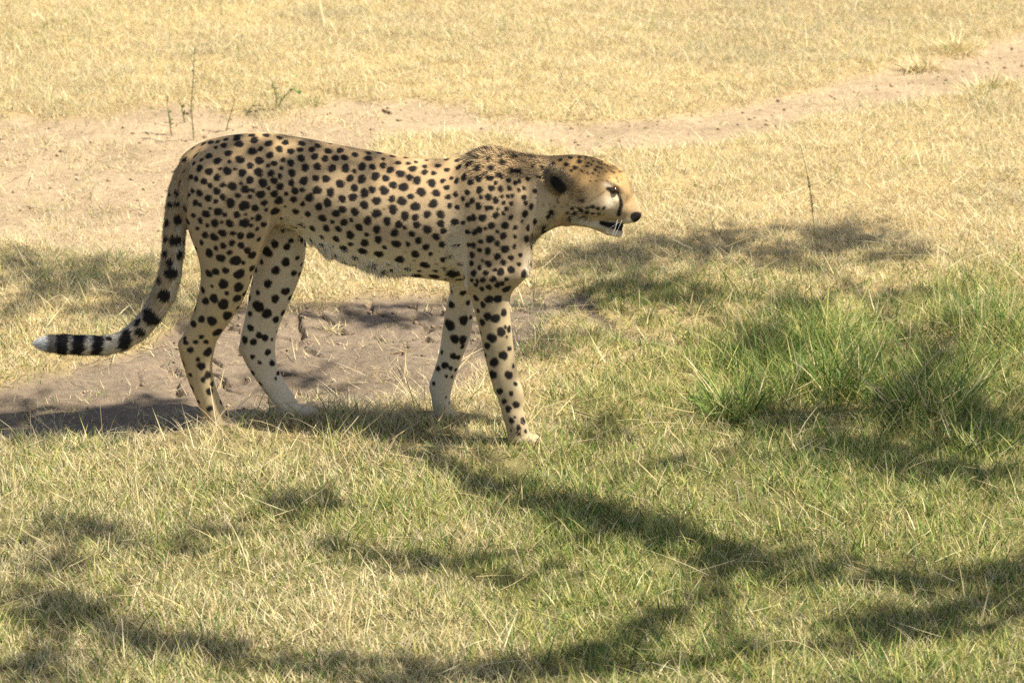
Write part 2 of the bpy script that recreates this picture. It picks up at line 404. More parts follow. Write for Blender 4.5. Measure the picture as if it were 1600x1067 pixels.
def add(fn, lo, hi, k=.012, sub=False):
    i0 = [max(0, int((lo[i] - ORG[i]) / HV) - 2) for i in range(3)]
    i1 = [min(DIM[i], int((hi[i] - ORG[i]) / HV) + 3) for i in range(3)]
    sl = tuple(slice(a, b) for a, b in zip(i0, i1))
    X = AX[0][sl[0]][:, None, None].astype(np.float32); Y = AX[1][sl[1]][None, :, None].astype(np.float32); Z = AX[2][sl[2]][None, None, :].astype(np.float32)
    d = fn(X, Y, Z).astype(np.float32)
    if sub: FLD[sl] = -smin(-FLD[sl], d, k)
    else: FLD[sl] = smin(FLD[sl], d, k)
def ell2(dx, dy, a, b):
    k0 = np.sqrt((dx / a) ** 2 + (dy / b) ** 2); k1 = np.sqrt((dx / a ** 2) ** 2 + (dy / b ** 2) ** 2)
    return k0 * (k0 - 1) / np.maximum(k1, 1e-3)
def column_body(rows, Yof, k=.012, low=1.0, upp=1.0):
    """rows: (u, v_top, v_bottom, half depth); low/upp < 1 narrow the section below / above the middle"""
    r = np.array(rows, float); Yr = Yof(r[:, 0])
    xt, zt = at(r[:, 0], r[:, 1], Yr); xb, zb = at(r[:, 0], r[:, 2], Yr)
    xm = (xt + xb) / 2; c = (zt + zb) / 2; a = np.sqrt(np.maximum(((zt - zb) / 2) ** 2 - .0994 * r[:, 3] ** 2, 1e-5))
    def fn(X, Y, Z):
        q = X[:, 0, 0]
        cz = hermite(xm, c, q)[:, None, None]; aa = hermite(xm, a, q)[:, None, None]; bb = hermite(xm, r[:, 3], q)[:, None, None]; yc = np.interp(q, xm, Yr)[:, None, None]
        tz = np.clip((Z - cz) / aa, -1, 1)
        b2 = bb * np.where(tz < 0, 1 + (low - 1) * tz ** 2, 1 + (upp - 1) * tz ** 2)
        d = ell2(Z - cz, Y - yc, aa, b2)
        return np.maximum(d, np.maximum(xm[0] - X, X - xm[-1]))
    B = r[:, 3].max()
    add(fn, (xm[0] - .02, Yr.min() - B - .03, zb.min() - .03), (xm[-1] + .02, Yr.max() + B + .03, zt.max() + .03), k)
def row_limb(rows, k=.012):
    """rows: (v, u_left, u_right, Y, half depth)"""
    r = np.array(rows, float)
    xl, zl = at(r[:, 1], r[:, 0], r[:, 3]); xr, zr = at(r[:, 2], r[:, 0], r[:, 3])
    o = np.argsort(zl); z = zl[o]; cx = ((xl + xr) / 2)[o]; ax_ = ((xr - xl) / 2)[o]; Yr = r[o, 3]; b = r[o, 4]
    def fn(X, Y, Z):
        q = Z[0, 0, :]
        c = hermite(z, cx, q)[None, None, :]; a = hermite(z, ax_, q)[None, None, :]; bb = hermite(z, b, q)[None, None, :]; yc = hermite(z, Yr, q)[None, None, :]
        d = ell2(X - c, Y - yc, a, bb)
        return np.maximum(d, np.maximum(z[0] - Z, Z - z[-1]))
    add(fn, (xl.min() - .03, Yr.min() - b.max() - .03, z[0] - .02), (xr.max() + .03, Yr.max() + b.max() + .03, z[-1] + .02), k)
def ellipsoid(c, r, k=.01, rot=0.0, sub=False):
    """rot: rotation in the x-z plane"""
    c = np.asarray(c, float); cs, sn = math.cos(rot), math.sin(rot); R = max(r)
    def fn(X, Y, Z):
        dx = X - c[0]; dz = Z - c[2]; a = dx * cs + dz * sn; e = -dx * sn + dz * cs; dy = Y - c[1]
        k0 = np.sqrt((a / r[0]) ** 2 + (dy / r[1]) ** 2 + (e / r[2]) ** 2); k1 = np.sqrt((a / r[0] ** 2) ** 2 + (dy / r[1] ** 2) ** 2 + (e / r[2] ** 2) ** 2)
        return k0 * (k0 - 1) / np.maximum(k1, 1e-3)
    add(fn, c - R - .03, c + R + .03, k, sub)
def epx(u, v, Y, ru, rv, rd, k=.01, rot=0.0, sub=False):
    xx, zz = at(u, v, Y); ellipsoid((xx, Y, zz), (ru * K, rd, rv * K), k, rot, sub)
def chain(pts, k=.01, flat=1.0):
    """round cones through (u, v, Y, radius px)"""
    W = []
    for (u_, v_, Y_, r_) in pts:
        xx, zz = at(u_, v_, Y_); W.append((np.array([xx, Y_, zz]), r_ * K))
    for (p, ra), (q, rb) in zip(W[:-1], W[1:]):
        pq = q - p; L2 = float(pq @ pq)
        def fn(X, Y, Z):
            t = np.clip(((X - p[0]) * pq[0] + (Y - p[1]) * pq[1] + (Z - p[2]) * pq[2]) / L2, 0, 1)
            return np.sqrt((X - p[0] - t * pq[0]) ** 2 + ((Y - p[1] - t * pq[1]) / flat) ** 2 + (Z - p[2] - t * pq[2]) ** 2) - (ra + (rb - ra) * t)
        R = max(ra, rb) + .03
        add(fn, np.minimum(p, q) - R, np.maximum(p, q) + R, k)
# --- trunk and neck
column_body([(278, 262, 300, .022), (285, 246, 340, .05), (300, 231, 368, .074), (320, 220, 380, .088), (350, 212, 380, .097), (390, 207, 370, .098), (430, 207, 352, .092),
             (460, 212, 362, .088), (490, 217, 386, .094), (530, 225, 409, .104), (570, 232, 422, .110), (610, 239, 430, .114), (650, 245, 435, .116), (690, 247, 440, .114),
             (720, 242, 443, .108), (745, 232, 440, .100), (770, 228, 434, .094), (795, 233, 424, .088), (815, 238, 404, .078), (835, 241, 378, .067), (855, 243, 363, .060), (875, 243, 354, .056), (890, 244, 348, .05)], YC, low=.80, upp=.82)
# --- head (upper) : skull, cheeks, muzzle
HY = 7.975
column_body([(852, 262, 338, .03), (862, 249, 348, .048), (880, 242.5, 353, .061), (900, 241, 353, .066), (920, 243.5, 351, .065), (937, 248.5, 348, .059), (952, 254.5, 344, .050), (966, 262.5, 338, .041),
             (976, 271, 330, .033), (983, 281, 318, .026), (987.5, 291, 306, .014)], lambda u: HY + 0 * u, k=.010, low=.90, upp=.80)
chain([(958, 318, HY, 25), (976, 326, HY, 19.5), (988.5, 335.5, HY, 12.6)], .008, .92)        # muzzle
chain([(972, 298, HY, 14), (984, 318, HY, 12), (990, 332, HY, 11)], .008, .9)              # bridge of the nose
epx(964, 363, HY, 9.5, 6.2, .015, .005)                        # chin
for s in (-1, 1):
    epx(979, 341, HY + s * .013, 13, 9, .015, .005)             # whisker pads
    epx(957, 285, HY + s * .037, 12, 4, .009, .008, -.5)        # brow
    epx(930, 320, HY + s * .044, 22, 15, .018, .016)            # cheek bone
    epx(968, 305, HY + s * .046, 8, 8, .012, .008, 0, True)     # hollow in front of the eye
chain([(903, 338, HY, 13), (928, 348, HY, 8.5), (950, 360.5, HY, 6), (966, 364.5, HY, 5.4)], .005, 2.2)     # lower jaw
epx(954, 352.5, HY, 20, 10, .019, .003)                            # inside of the mouth
# --- tail
TAIL = [(294, 258, 8.05, 12), (287, 276, 8.045, 15.5), (281, 298, 8.04, 17), (276.5, 322, 8.03, 17), (272.5, 360, 8.02, 17), (270.5, 395, 8.01, 17), (266, 428, 8.0, 17.5), (256, 460, 8.0, 18.5),
        (239, 490, 8.0, 16.5), (217, 516, 8.0, 15.5), (191, 534, 8.0, 14.5), (165, 540, 8.0, 14.5), (135, 539.5, 8.0, 15), (100, 538, 8.0, 15), (80, 537, 8.0, 13), (68, 537, 8.0, 9)]
chain(TAIL, .006)
# --- legs
hy = 7.985
row_limb([(236, 312, 372, hy + .012, .02), (255, 297, 404, hy + .004, .047), (282, 286, 428, hy, .062), (312, 284, 438, hy, .067), (340, 289, 433, hy, .066), (370, 298, 420, hy, .061), (400, 309, 407, hy, .053), (420, 313, 399, hy, .048),
          (450, 312, 388, hy + .005, .041), (475, 306, 377, hy + .01, .036), (500, 297, 361, hy + .015, .031), (520, 288, 347, hy + .02, .027), (533, 280.5, 339, hy + .024, .0255), (548, 280, 335, hy + .026, .0245),
          (570, 286, 332, hy + .03, .023), (600, 296, 336, hy + .034, .0225), (620, 305, 343, hy + .037, .0235), (640, 313, 352, hy + .038, .026), (652, 319, 358, hy + .038, .028), (664, 323, 362, hy + .038, .024)], .020)
fy = 8.125
row_limb([(318, 400, 455, fy - .01, .03), (345, 398, 470, fy, .05), (372, 399, 477, fy, .054), (400, 399, 477, fy, .051), (420, 397, 473, fy, .047), (450, 391, 462, fy, .042), (480, 386, 449, fy, .036), (500, 382, 440, fy, .032), (530, 375.5, 431, fy, .027),
          (546, 375, 430, fy, .0255), (560, 380, 431, fy, .0245), (580, 391, 437, fy, .0235), (600, 405, 447, fy - .003, .0235), (620, 420, 460, fy - .006, .0245), (635, 431, 468, fy - .008, .027), (648, 436, 474, fy - .008, .024)], .010)
row_limb([(244, 745, 792, 7.95, .02), (262, 727, 806, 7.943, .042), (290, 718, 814, 7.934, .054), (330, 717, 822, 7.928, .060), (370, 720, 829, 7.922, .060), (405, 724, 832, 7.915, .056), (425, 727, 827, 7.908, .051), (440, 731, 813, 7.906, .045), (455, 740, 798, 7.905, .03)], .040)
row_limb([(405, 738, 815, 7.910, .04), (425, 727, 826, 7.905, .052), (440, 727, 814, 7.905, .046), (453, 731, 801, 7.905, .041),
          (470, 737, 797, 7.903, .037), (490, 742, 797, 7.90, .034), (520, 750, 800, 7.895, .031), (560, 758, 805, 7.888, .028), (600, 769, 812, 7.88, .026), (630, 780, 816, 7.876, .0255), (650, 785, 820, 7.873, .0265), (670, 791, 826, 7.872, .028), (688, 795, 830, 7.872, .024)], .014)
row_limb([(380, 705, 770, 8.06, .035), (420, 702, 752, 8.065, .045), (440, 702, 745, 8.07, .042), (455, 702.5, 739, 8.075, .038), (480, 697, 740, 8.085, .035), (510, 692, 738, 8.09, .032), (540, 688, 730, 8.095, .029), (560, 684, 722, 8.098, .0275), (580, 677.5, 715, 8.10, .0265),
          (600, 672.5, 708, 8.103, .0265), (620, 673.5, 704, 8.105, .0265), (638, 677, 705, 8.107, .027), (652, 680, 706, 8.107, .022)], .010)
def paw(u0, v0, Y, length, s=1.0):
    epx(u0, v0 - 7 * s, Y, length * .62, 10 * s, .031, .008)
    for j, (dy, du) in enumerate([(-.024, -5), (-.009, 2), (.009, 2), (.024, -5)]):
        epx(u0 + length * .52 + du, v0 - 5 * s + dy * -160, Y + dy, 12, 7.5 * s, .0085, .002)
epx(312, 502, hy + .015 - .036, 4.5, 40, .010, .006, -.32, True); epx(401, 505, fy - .036, 4.5, 38, .009, .006, -.30, True)     # grooves in front of the heel tendons
epx(284, 539, hy + .024, 6, 9, .012, .006); epx(380, 545, fy, 7, 10, .013, .006)        # points of the hocks
epx(737, 444, 7.903, 12, 14, .026, .010)                                               # elbow
epx(778, 607, 7.878, 7, 9, .014, .006); epx(678, 604, 8.103, 7, 12, .018, .008); epx(806, 618, 7.868, 12, 20, .016, .012)   # wrists
paw(342, 668, hy + .038, 44); paw(462, 649, fy - .008, 46); paw(814, 692, 7.872, 34, 1.0); paw(692, 654, 8.107, 28)

def surface_nets(F, org, h):
    S_ = F < 0
    n0, n1, n2 = F.shape
    cnt = np.zeros((n0 - 1, n1 - 1, n2 - 1), np.int8)
    for i in (0, 1):
        for j in (0, 1):
            for k in (0, 1): cnt += S_[i:n0 - 1 + i, j:n1 - 1 + j, k:n2 - 1 + k]
    cells = np.argwhere((cnt > 0) & (cnt < 8))
    idx = np.full(cnt.shape, -1, np.int32); idx[tuple(cells.T)] = np.arange(len(cells))
    acc = np.zeros((len(cells), 3)); num = np.zeros(len(cells))
    cor = [(i, j, k) for i in (0, 1) for j in (0, 1) for k in (0, 1)]
    for a in cor:
        for ax in range(3):
            if a[ax]: continue
            b = list(a); b[ax] = 1
            fa = F[tuple((cells + np.array(a)).T)]; fb = F[tuple((cells + np.array(b)).T)]
            cr = (fa < 0) != (fb < 0)
            t = np.where(cr, fa / np.where(cr, fa - fb, 1), 0)
            p = np.array(a, float)[None].repeat(len(cells), 0); p[:, ax] += t
            acc[cr] += p[cr]; num[cr] += 1
    V = org + h * (cells + acc / num[:, None])
    Q = []
    for ax in range(3):
        sl0 = [slice(None)] * 3; sl1 = [slice(None)] * 3; sl0[ax] = slice(0, -1); sl1[ax] = slice(1, None)
        A = S_[tuple(sl0)]; B = S_[tuple(sl1)]
        e = np.argwhere(A != B); inside = A[tuple(e.T)]
        o1, o2 = (ax + 1) % 3, (ax + 2) % 3
        c = []
        for (p, q) in ((0, 0), (1, 0), (1, 1), (0, 1)):
            f = e.copy(); f[:, o1] -= p; f[:, o2] -= q; c.append(idx[tuple(f.T)])
        q = np.stack(c, 1)
        q = np.where(inside[:, None], q, q[:, ::-1]); Q.append(q[:, ::1])
    return V, np.concatenate(Q)
CV, CQ = surface_nets(FLD, ORG, HV)
del FLD
# keep only the one connected body
lab = np.arange(len(CV)); ed = np.concatenate([CQ[:, [0, 1]], CQ[:, [1, 2]], CQ[:, [2, 3]], CQ[:, [3, 0]]])
for _ in range(400):
    m = np.minimum(lab[ed[:, 0]], lab[ed[:, 1]]); l0 = lab.copy()
    np.minimum.at(lab, ed[:, 0], m); np.minimum.at(lab, ed[:, 1], m); lab = lab[lab]
    if (lab == l0).all(): break
vals, cn = np.unique(lab, return_counts=True); big = lab == vals[cn.argmax()]
remap = np.cumsum(big) - 1; CQ = remap[CQ[big[CQ[:, 0]]]]; CV = CV[big]
ed = np.concatenate([CQ[:, [0, 1]], CQ[:, [1, 2]], CQ[:, [2, 3]], CQ[:, [3, 0]]]); ed = np.concatenate([ed, ed[:, ::-1]])
deg = np.bincount(ed[:, 0], minlength=len(CV))
for it in range(5):
    s = np.stack([np.bincount(ed[:, 0], CV[ed[:, 1], i], minlength=len(CV)) for i in range(3)], 1) / deg[:, None]
    CV = CV + (.55 if it % 2 == 0 else -.30) * (s - CV)
def vnormals(V, Q):
    nq = np.cross(V[Q[:, 2]] - V[Q[:, 0]], V[Q[:, 3]] - V[Q[:, 1]])
    N = np.stack([sum(np.bincount(Q[:, j], nq[:, i], minlength=len(V)) for j in range(4)) for i in range(3)], 1)
    return N / np.maximum(np.linalg.norm(N, axis=1), 1e-9)[:, None]
CN = vnormals(CV, CQ)
if ((CN * (CV - CV.mean(0))).sum(1)).mean() < 0: CQ = CQ[:, ::-1]; CN = -CN
cu, cv_, cdp = project(CV[:, 0], CV[:, 1], CV[:, 2])
view = CV - np.array([0, 0, CAM_H]); view /= np.linalg.norm(view, axis=1)[:, None]
facing = -(CN * view).sum(1)
# z-buffer: which vertices the photo's side shows
bu = (cu / 3).astype(int); bv = (cv_ / 3).astype(int); key = bu * 4000 + bv
zb = np.full(key.max() + 1, 99.); np.minimum.at(zb, key, cdp)
seen = (facing > .05) & (cdp < zb[key] + .03)
nseen = seen.copy()
print('cheetah verts', len(CV))

# --- which region a vertex belongs to
tpts = np.array([[*at(u_, v_, Y_)] for (u_, v_, Y_, r_) in TAIL]); tY = np.array([t[2] for t in TAIL])
def seg_param(P2, pts):
    best = np.full(len(P2), 9.); par = np.zeros(len(P2))
    for i in range(len(pts) - 1):
        a = pts[i]; b = pts[i + 1]; ab = b - a
        t = np.clip(((P2 - a) @ ab) / (ab @ ab), 0, 1); dd = np.linalg.norm(P2 - a - t[:, None] * ab, axis=1)
        c = dd < best; best[c] = dd[c]; par[c] = i + t[c]
    return best, par
P2 = CV[:, [0, 2]]
tdist, tpar = seg_param(P2, tpts)
is_tail = (tdist < .045) & (cu < 300) & ((cu < 262) | (cv_ < 470)) & ((cu < 283) | ((cv_ < 400) & (cu + (cv_ - 262) * .06 < 297) & (tdist < .030)))
is_tail &= ~((cu > 278) & (cv_ > 480))
is_head = (cu > 893) | ((cu > 866) & (cv_ < 325))
torso_t = np.clip((np.interp(cu, [285, 430, 500, 600, 720, 830], [380, 360, 395, 432, 445, 400]) - cv_) / np.interp(cu, [285, 430, 500, 600, 720, 830], [140, 150, 178, 194, 205, 160]), -1.5, 1.1)
far_leg = (CV[:, 1] > 8.045) & (torso_t < .02) & (~is_tail)
near_leg = (CV[:, 1] <= 8.045) & (torso_t < .02) & (~is_tail) & (cu < 860) & ((cu < 440) | (cu > 715))

def mix(a, b, t): return a * (1 - t[:, None]) + np.asarray(b) * t[:, None]
cT = np.array([.48, .31, .14]); cF = np.array([.43, .312, .182]); cW = np.array([.66, .56, .41])
n3 = fbm(CV[:, 0] * 16 + CV[:, 1] * 9, CV[:, 2] * 16, 121, 3)
base = np.repeat(cF[None], len(CV), 0)
base = mix(base, cT, np.clip(sstep(.45, 1.0, torso_t) * .8, 0, 1))
base = mix(base, cW, sstep(.42, 0.0, torso_t) * .9 * ((cu > 440) & (cu < 730)))
base = mix(base, [.46, .35, .20], 1.0 * near_leg * sstep(.0, -.4, torso_t))
base = mix(base, [.55, .465, .34], far_leg * 1.0)
inner = (near_leg & (CN[:, 1] > .2)); base = mix(base, cW, inner * .9)
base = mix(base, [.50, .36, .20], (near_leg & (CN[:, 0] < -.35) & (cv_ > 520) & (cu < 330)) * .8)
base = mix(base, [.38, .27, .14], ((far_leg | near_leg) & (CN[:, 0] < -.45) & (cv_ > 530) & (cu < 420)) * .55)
base = mix(base, [.60, .50, .36], sstep(690, 640, cu) * sstep(470, 600, cv_) * far_leg * .3)
base = mix(base, [.40, .305, .185], sstep(628, 660, cv_) * (near_leg | far_leg) * .8)
white_arm = blobs(cu, cv_, [(712, 400, 16, 45, .8), (455, 350, 26, 12, .75), (480, 385, 16, 30, .6), (825, 425, 9, 30, .6)])
base = mix(base, cW, white_arm)
# neck and head
hd = is_head
base = mix(base, [.52, .31, .115], hd * sstep(330, 262, cv_) * .9)
base = mix(base, [.56, .43, .27], hd * blobs(cu, cv_, [(925, 325, 30, 16, .6)]))
base = mix(base, cW * 1.05, hd * blobs(cu, cv_, [(954, 318, 10, 15, .8), (950, 289, 8, 4, .8), (985, 348, 14, 4.5, .9), (960, 368, 22, 7, 1), (915, 350, 40, 8, .8), (880, 348, 25, 12, .7), (965, 310, 6, 8, .7)]))
base = mix(base, [.50, .33, .15], hd * blobs(cu, cv_, [(984, 312, 12, 24, .85)]))
base = mix(base, [.58, .48, .33], blobs(cu, cv_, [(845, 340, 22, 34, .65)]) * (cu > 800))
base = base * (0.84 + 0.32 * n3)[:, None]
# tail: tan above, white underneath and towards the tip
tail_white = np.clip(sstep(6, 11.5, tpar) + (CN[:, 0] > .25) * .8 * (tpar > 3), 0, 1) * is_tail
base = mix(base, [.66, .60, .50], tail_white * .6)
base = mix(base, [.80, .76, .68], is_tail * sstep(80, 73, cu))

# --- spots
SP = []
def spots(off, sc, lst, kind):
    for t in lst: SP.append((off[0] + t[0] / sc, off[1] + t[1] / sc, t[2] / sc, kind))
spots((240, 180), 3.81, [(240,230,18),(190,262,15),(180,320,16),(148,390,18),(140,455,17),(100,465,13),(297,170,14),(340,160,17),(380,157,12),(432,143,14),(372,193,12),(333,243,18),(288,262,11),(237,287,12),(272,312,18),(330,335,19),(383,272,20),(417,180,18),(443,228,19),(497,137,20),(500,112,18),(515,172,22),(583,116,18),(603,146,22),(672,118,20),(748,132,16),(586,212,21),(638,198,14),(685,168,20),(517,266,22),(456,277,11),(440,333,21),(398,320,9),(483,322,9),(572,298,17),(628,272,21),(690,237,18),(750,203,18),(785,162,17),(880,165,18),(820,215,17),(875,207,15),(943,202,17),(975,180,17),(1040,213,19),(958,245,18),(882,258,19),(813,287,18),(772,265,13),(722,288,15),(680,300,11),(763,317,11),(527,345,20),(628,340,22),(697,345,17),(575,385,19),(517,404,9),(652,405,22),(718,390,17),(757,365,14),(822,347,19),(903,312,19),(975,302,19),(1020,258,18),(1082,257,18),(1140,252,18),(1115,208,20),(375,370,17),(254,378,14),(222,368,13),(300,398,17),(340,420,13),(417,414,14),(470,420,21),(551,440,21),(597,453,11),(688,437,10),(755,430,18),(822,405,17),(898,393,21),(966,372,17),(1028,377,19),(1068,316,20),(1144,318,22),(232,452,13),(272,468,17),(378,452,18),(322,498,18),(414,488,16),(503,478,14),(577,490,12),(640,472,21),(716,466,19),(790,465,11),(846,455,18),(887,443,14),(973,446,21),(1052,460,21),(1112,408,21),(1172,377,18),(210,475,10),(250,527,16),(281,536,11),(368,518,13),(460,527,23),(541,540,25),(605,556,18),(662,527,16),(747,511,22),(832,503,17),(928,492,22),(1036,525,21),(1120,497,19),(1183,490,20),(1197,435,18),(310,590,20),(382,577,21),(338,557,8),(237,597,14),(281,628,15),(493,592,17),(426,598,12),(553,592,8),(627,612,18),(673,563,10),(722,571,22),(786,545,8),(848,575,17),(886,532,14),(918,590,16),(985,549,19),(1084,590,19),(1128,562,19),(1197,577,20),(1004,611,20),(456,645,20),(363,647,20),(541,643,24),(408,640,10),(590,615,8),(660,650,16),(317,662,11),(262,677,11),(305,718,17),(356,723,21),(414,703,20),(474,700,14),(522,721,18),(580,718,19),(620,682,11),(580,660,11),(628,741,12),(467,760,16),(415,775,16),(370,796,13),(521,780,17),(283,757,14),(333,825,22),(400,850,22),(452,822,14),(557,802,18),(590,835,22),(485,870,27),(537,877,11),(327,940,20),(370,935,19),(428,927,17),(512,948,27),(590,915,19),(589,966,10),(412,1004,25),(342,1022,9),(508,1027,26),(290,1045,16),
 (887,658,15),(949,677,17),(1028,676,19),(1097,683,17),(1133,643,19),(1067,637,11),(1177,625,11),(935,744,15),(885,745,13),(1002,725,12),(1004,778,20),(1086,738,18),(1174,718,22),(1128,801,22),(940,815,15),(1050,870,19),(1117,882,20),(1200,857,18),(1190,920,14),(1115,955,20),(850,670,10),
 (719,766,20),(793,784,18),(673,817,27),(784,876,22),(730,922,22),(858,851,13),(885,888,11),(840,942,17),(873,948,13),(680,1003,21),(785,1050,22),(817,745,14),
 (77,632,17),(143,615,22),(190,637,18),(70,730,16),(127,740,27),(187,742,14),(67,816,18),(157,824,20),(95,875,20),(107,935,30),(32,980,18),(60,1060,25),(92,530,17),(140,525,16),(185,545,16)], 0)
spots((460, 180), 3.5575, [(340,217,16),(415,207,14),(415,240,18),(380,288,20),(432,287,16),(335,313,12),(372,357,20),(335,405,19),(490,280,17),(537,303,18),(452,342,20),(588,325,20),(510,348,17),(395,435,20),(434,412,16),(501,418,21),(552,388,18),(608,400,21),(637,347,16),(655,297,19),(685,360,20),(722,317,15),(580,262,14),(497,245,12),(545,222,14),(635,265,12),(680,258,10),(726,283,13),(770,320,13),(802,278,14),(846,305,13),(763,375,20),(705,430,21),(652,452,14),(602,478,21),(541,466,16),(457,478,19),(388,503,19),(335,537,21),(461,545,21),(550,527,21),(676,507,21),(771,496,20),(790,430,18),(827,362,12),(851,402,13),(857,455,13),(865,503,13),(905,512,12),(893,442,13),(870,350,10),(900,367,14),(914,287,16),(905,250,14),(612,558,20),(674,565,16),(737,552,17),(810,550,19),(513,590,19),(407,585,20),(317,583,9),(357,622,18),(460,638,19),(580,605,17),(684,610,17),(617,628,11),(558,657,19),(737,635,20),(652,663,15),(810,600,17),(892,592,17),(827,647,15),(788,680,18),(692,702,17),(402,662,12),(315,670,23),(469,692,19),(391,712,20),(570,717,21),(635,720,13),(735,732,17),(827,718,16),(378,755,20),(503,738,12),(470,772,21),(345,800,22),(584,807,22),(672,773,20),(757,775,12),(433,828,20),(725,835,22),(830,805,18),(630,857,17),(415,892,26),(490,880,25),(547,875,18),(680,905,26),(780,900,24),(890,885,28),(840,855,14),(330,855,16),(360,915,15),(520,925,20),
 (1030,185,22),(1075,178,18),(960,207,16),(1010,232,16),(1058,212,11),(1088,243,15),(973,270,18),(1030,294,17),(1105,293,15),(1163,265,16),(1065,320,10),(1025,357,16),(978,372,15),(943,343,18),(1084,352,15),(1152,335,16),(1193,360,12),(1125,375,10),(1025,418,16),(1098,405,15),(1150,413,14),(1197,408,13),(961,433,14),(987,480,14),(1037,458,10),(1077,458,16),(1123,475,15),(1157,453,9),(1187,453,10),(1212,453,10),(1208,490,11),(1163,488,10),(1025,508,17),(1075,517,12),(1098,517,10),(1133,521,7),(1183,521,11),(960,500,13),(937,460,12),(1050,570,18),(1122,561,15),(1165,550,10),(1208,569,12),(1000,568,15),(973,577,13),(940,600,11),(1097,617,17),(1168,615,17),(1227,627,12),(1030,635,15),(1060,634,9),(1130,645,9),(1005,653,14),(960,652,13),(1085,690,19),(1165,672,17),(1132,713,14),(1033,700,12),(1075,757,16),(1172,745,19),(1225,730,11),(1226,677,10),(1000,722,13),(970,722,12),(1027,748,12),(1127,790,16),(1205,795,14),(1257,780,11),(1165,820,14),(1248,829,11),(1080,828,16),(987,782,15),(1045,808,8),(982,825,13),(1110,858,9),(1145,873,18),(1208,862,17),(1275,884,18),(1065,880,13),(1030,845,12),(995,880,16),(1047,918,14),(1103,913,15),(1183,911,11),(1157,937,13),(1132,943,15),(1083,955,14),(1015,920,11),(985,915,10),(1008,945,11),(1040,967,12),(1182,968,20),(1005,1015,15),(1080,1027,19),(1130,1025,20),(1048,1053,14),
 (1285,548,17),(1275,455,14),(1320,508,14),(1340,592,14),(1300,628,14),(1330,665,11),(1295,685,18),(1270,590,9),(1300,350,12),(1365,340,10),(1335,285,10),(1390,290,10),(1240,310,14),(1230,375,12),(1400,650,14)], 0)
spots((250, 420), 3.953, [(300,30,23),(346,20,20),(404,12,18),(490,37,29),(571,10,17),(387,94,26),(315,112,10),(487,118,28),(413,153,13),(476,184,23),(527,157,16),(331,183,24),(284,198,20),(259,148,18),(390,222,29),(418,290,27),(319,322,26),(256,315,19),(203,340,19),(358,396,25),(257,420,14),(288,451,14),(223,456,14),(152,428,12),(155,460,15),(185,500,17),(300,515,24),(237,558,13),(254,605,22),(298,655,20),(266,682,15),(325,713,13),(304,760,19),
 (720,10,22),(831,28,16),(867,36,14),(665,94,23),(776,150,23),(712,188,22),(810,180,18),(611,235,30),(662,275,26),(768,276,19),(714,314,20),(557,368,19),(524,436,20),(575,450,19),(613,412,17),(650,430,19),(690,436,9),(728,388,10),(664,514,17),(572,547,14),(613,576,11),(698,583,17),(730,640,12),(712,675,8)], 0)
spots((620, 420), 3.68, [(530,180,18),(578,180,19),(453,167,15),(493,213,16),(467,242,11),(618,250,18),(522,275,19),(564,287,22),(491,305,17),(598,364,22),(648,343,16),(625,335,9),(547,400,23),(517,442,17),(633,392,7),(650,457,13),(611,498,21),(561,540,22),(505,497,10),(549,610,22),(675,560,10),(643,612,20),(687,662,10),(593,702,16),(653,713,12),(617,760,14),(689,783,17),(640,805,16),(680,852,6),(661,877,14),(725,873,18),(697,915,14),(740,933,11),(697,945,10),(655,930,7),(633,117,20),
 (315,130,12),(379,140,16),(310,207,20),(302,320,28),(388,294,24),(429,280,12),(331,400,22),(382,405,22),(380,450,13),(326,503,17),(357,510,13),(257,480,12),(278,553,18),(236,572,15),(310,572,12),(341,580,10),(282,617,9),(318,620,9),(285,742,7),(307,772,8)], 0)
spots((840, 220), 6.2778, [(22,350,22),(70,258,18),(150,232,18),(225,190,16),(275,230,18),(318,163,16),(415,160,16),(412,205,20),(470,155,10),(375,262,18),(330,297,12),(427,297,8),(488,248,12),(530,238,10),(500,215,10),(570,290,12),(585,255,8),(610,260,8),(640,270,8),(625,225,8),(550,200,8),(600,205,10),(720,290,8),(750,310,10),(545,320,10),(605,315,8),(690,250,10),(660,230,10),(545,648,14),(595,665,14),(430,687,18),(368,713,18),(480,708,18),(288,713,14),(340,665,14),(335,765,18),(475,750,14),(550,718,12),(610,715,9),(445,597,14),(655,660,14),(650,740,8),(480,657,12),(400,660,10)], 1)
spots((688, 195), 3.41, [(430,250,12),(470,285,11),(500,222,9),(530,275,10),(425,300,11),(447,342,10),(440,383,13),(490,437,12),(455,420,12),(457,475,15),(505,517,13),(467,548,13),(440,515,11),(500,585,12),(460,600,14),(560,540,13),(550,565,12),(590,470,13),(580,490,12),(600,210,10),(640,190,10),(670,210,10),(555,228,9),(385,245,13),(340,205,14),(420,345,10),(300,150,9),(330,165,10),(400,165,9)], 0)
SP += [(236, 494, 9, 0), (242, 500, 8, 0), (221, 518, 6.5, 0), (215.5, 503, 5, 0), (257.5, 462, 7.5, 0), (173, 528, 4, 0), (200, 522, 7, 0), (197, 531, 8, 0), (196, 540, 7, 0), (231, 488, 6, 0)]
uniq = []
for s in SP:
    if all((s[0] - t[0]) ** 2 + (s[1] - t[1]) ** 2 > (0.55 * (s[2] + t[2])) ** 2 for t in uniq) or s[0] < 262: uniq.append(s)
dark = np.zeros(len(CV)); brown = np.zeros(len(CV))
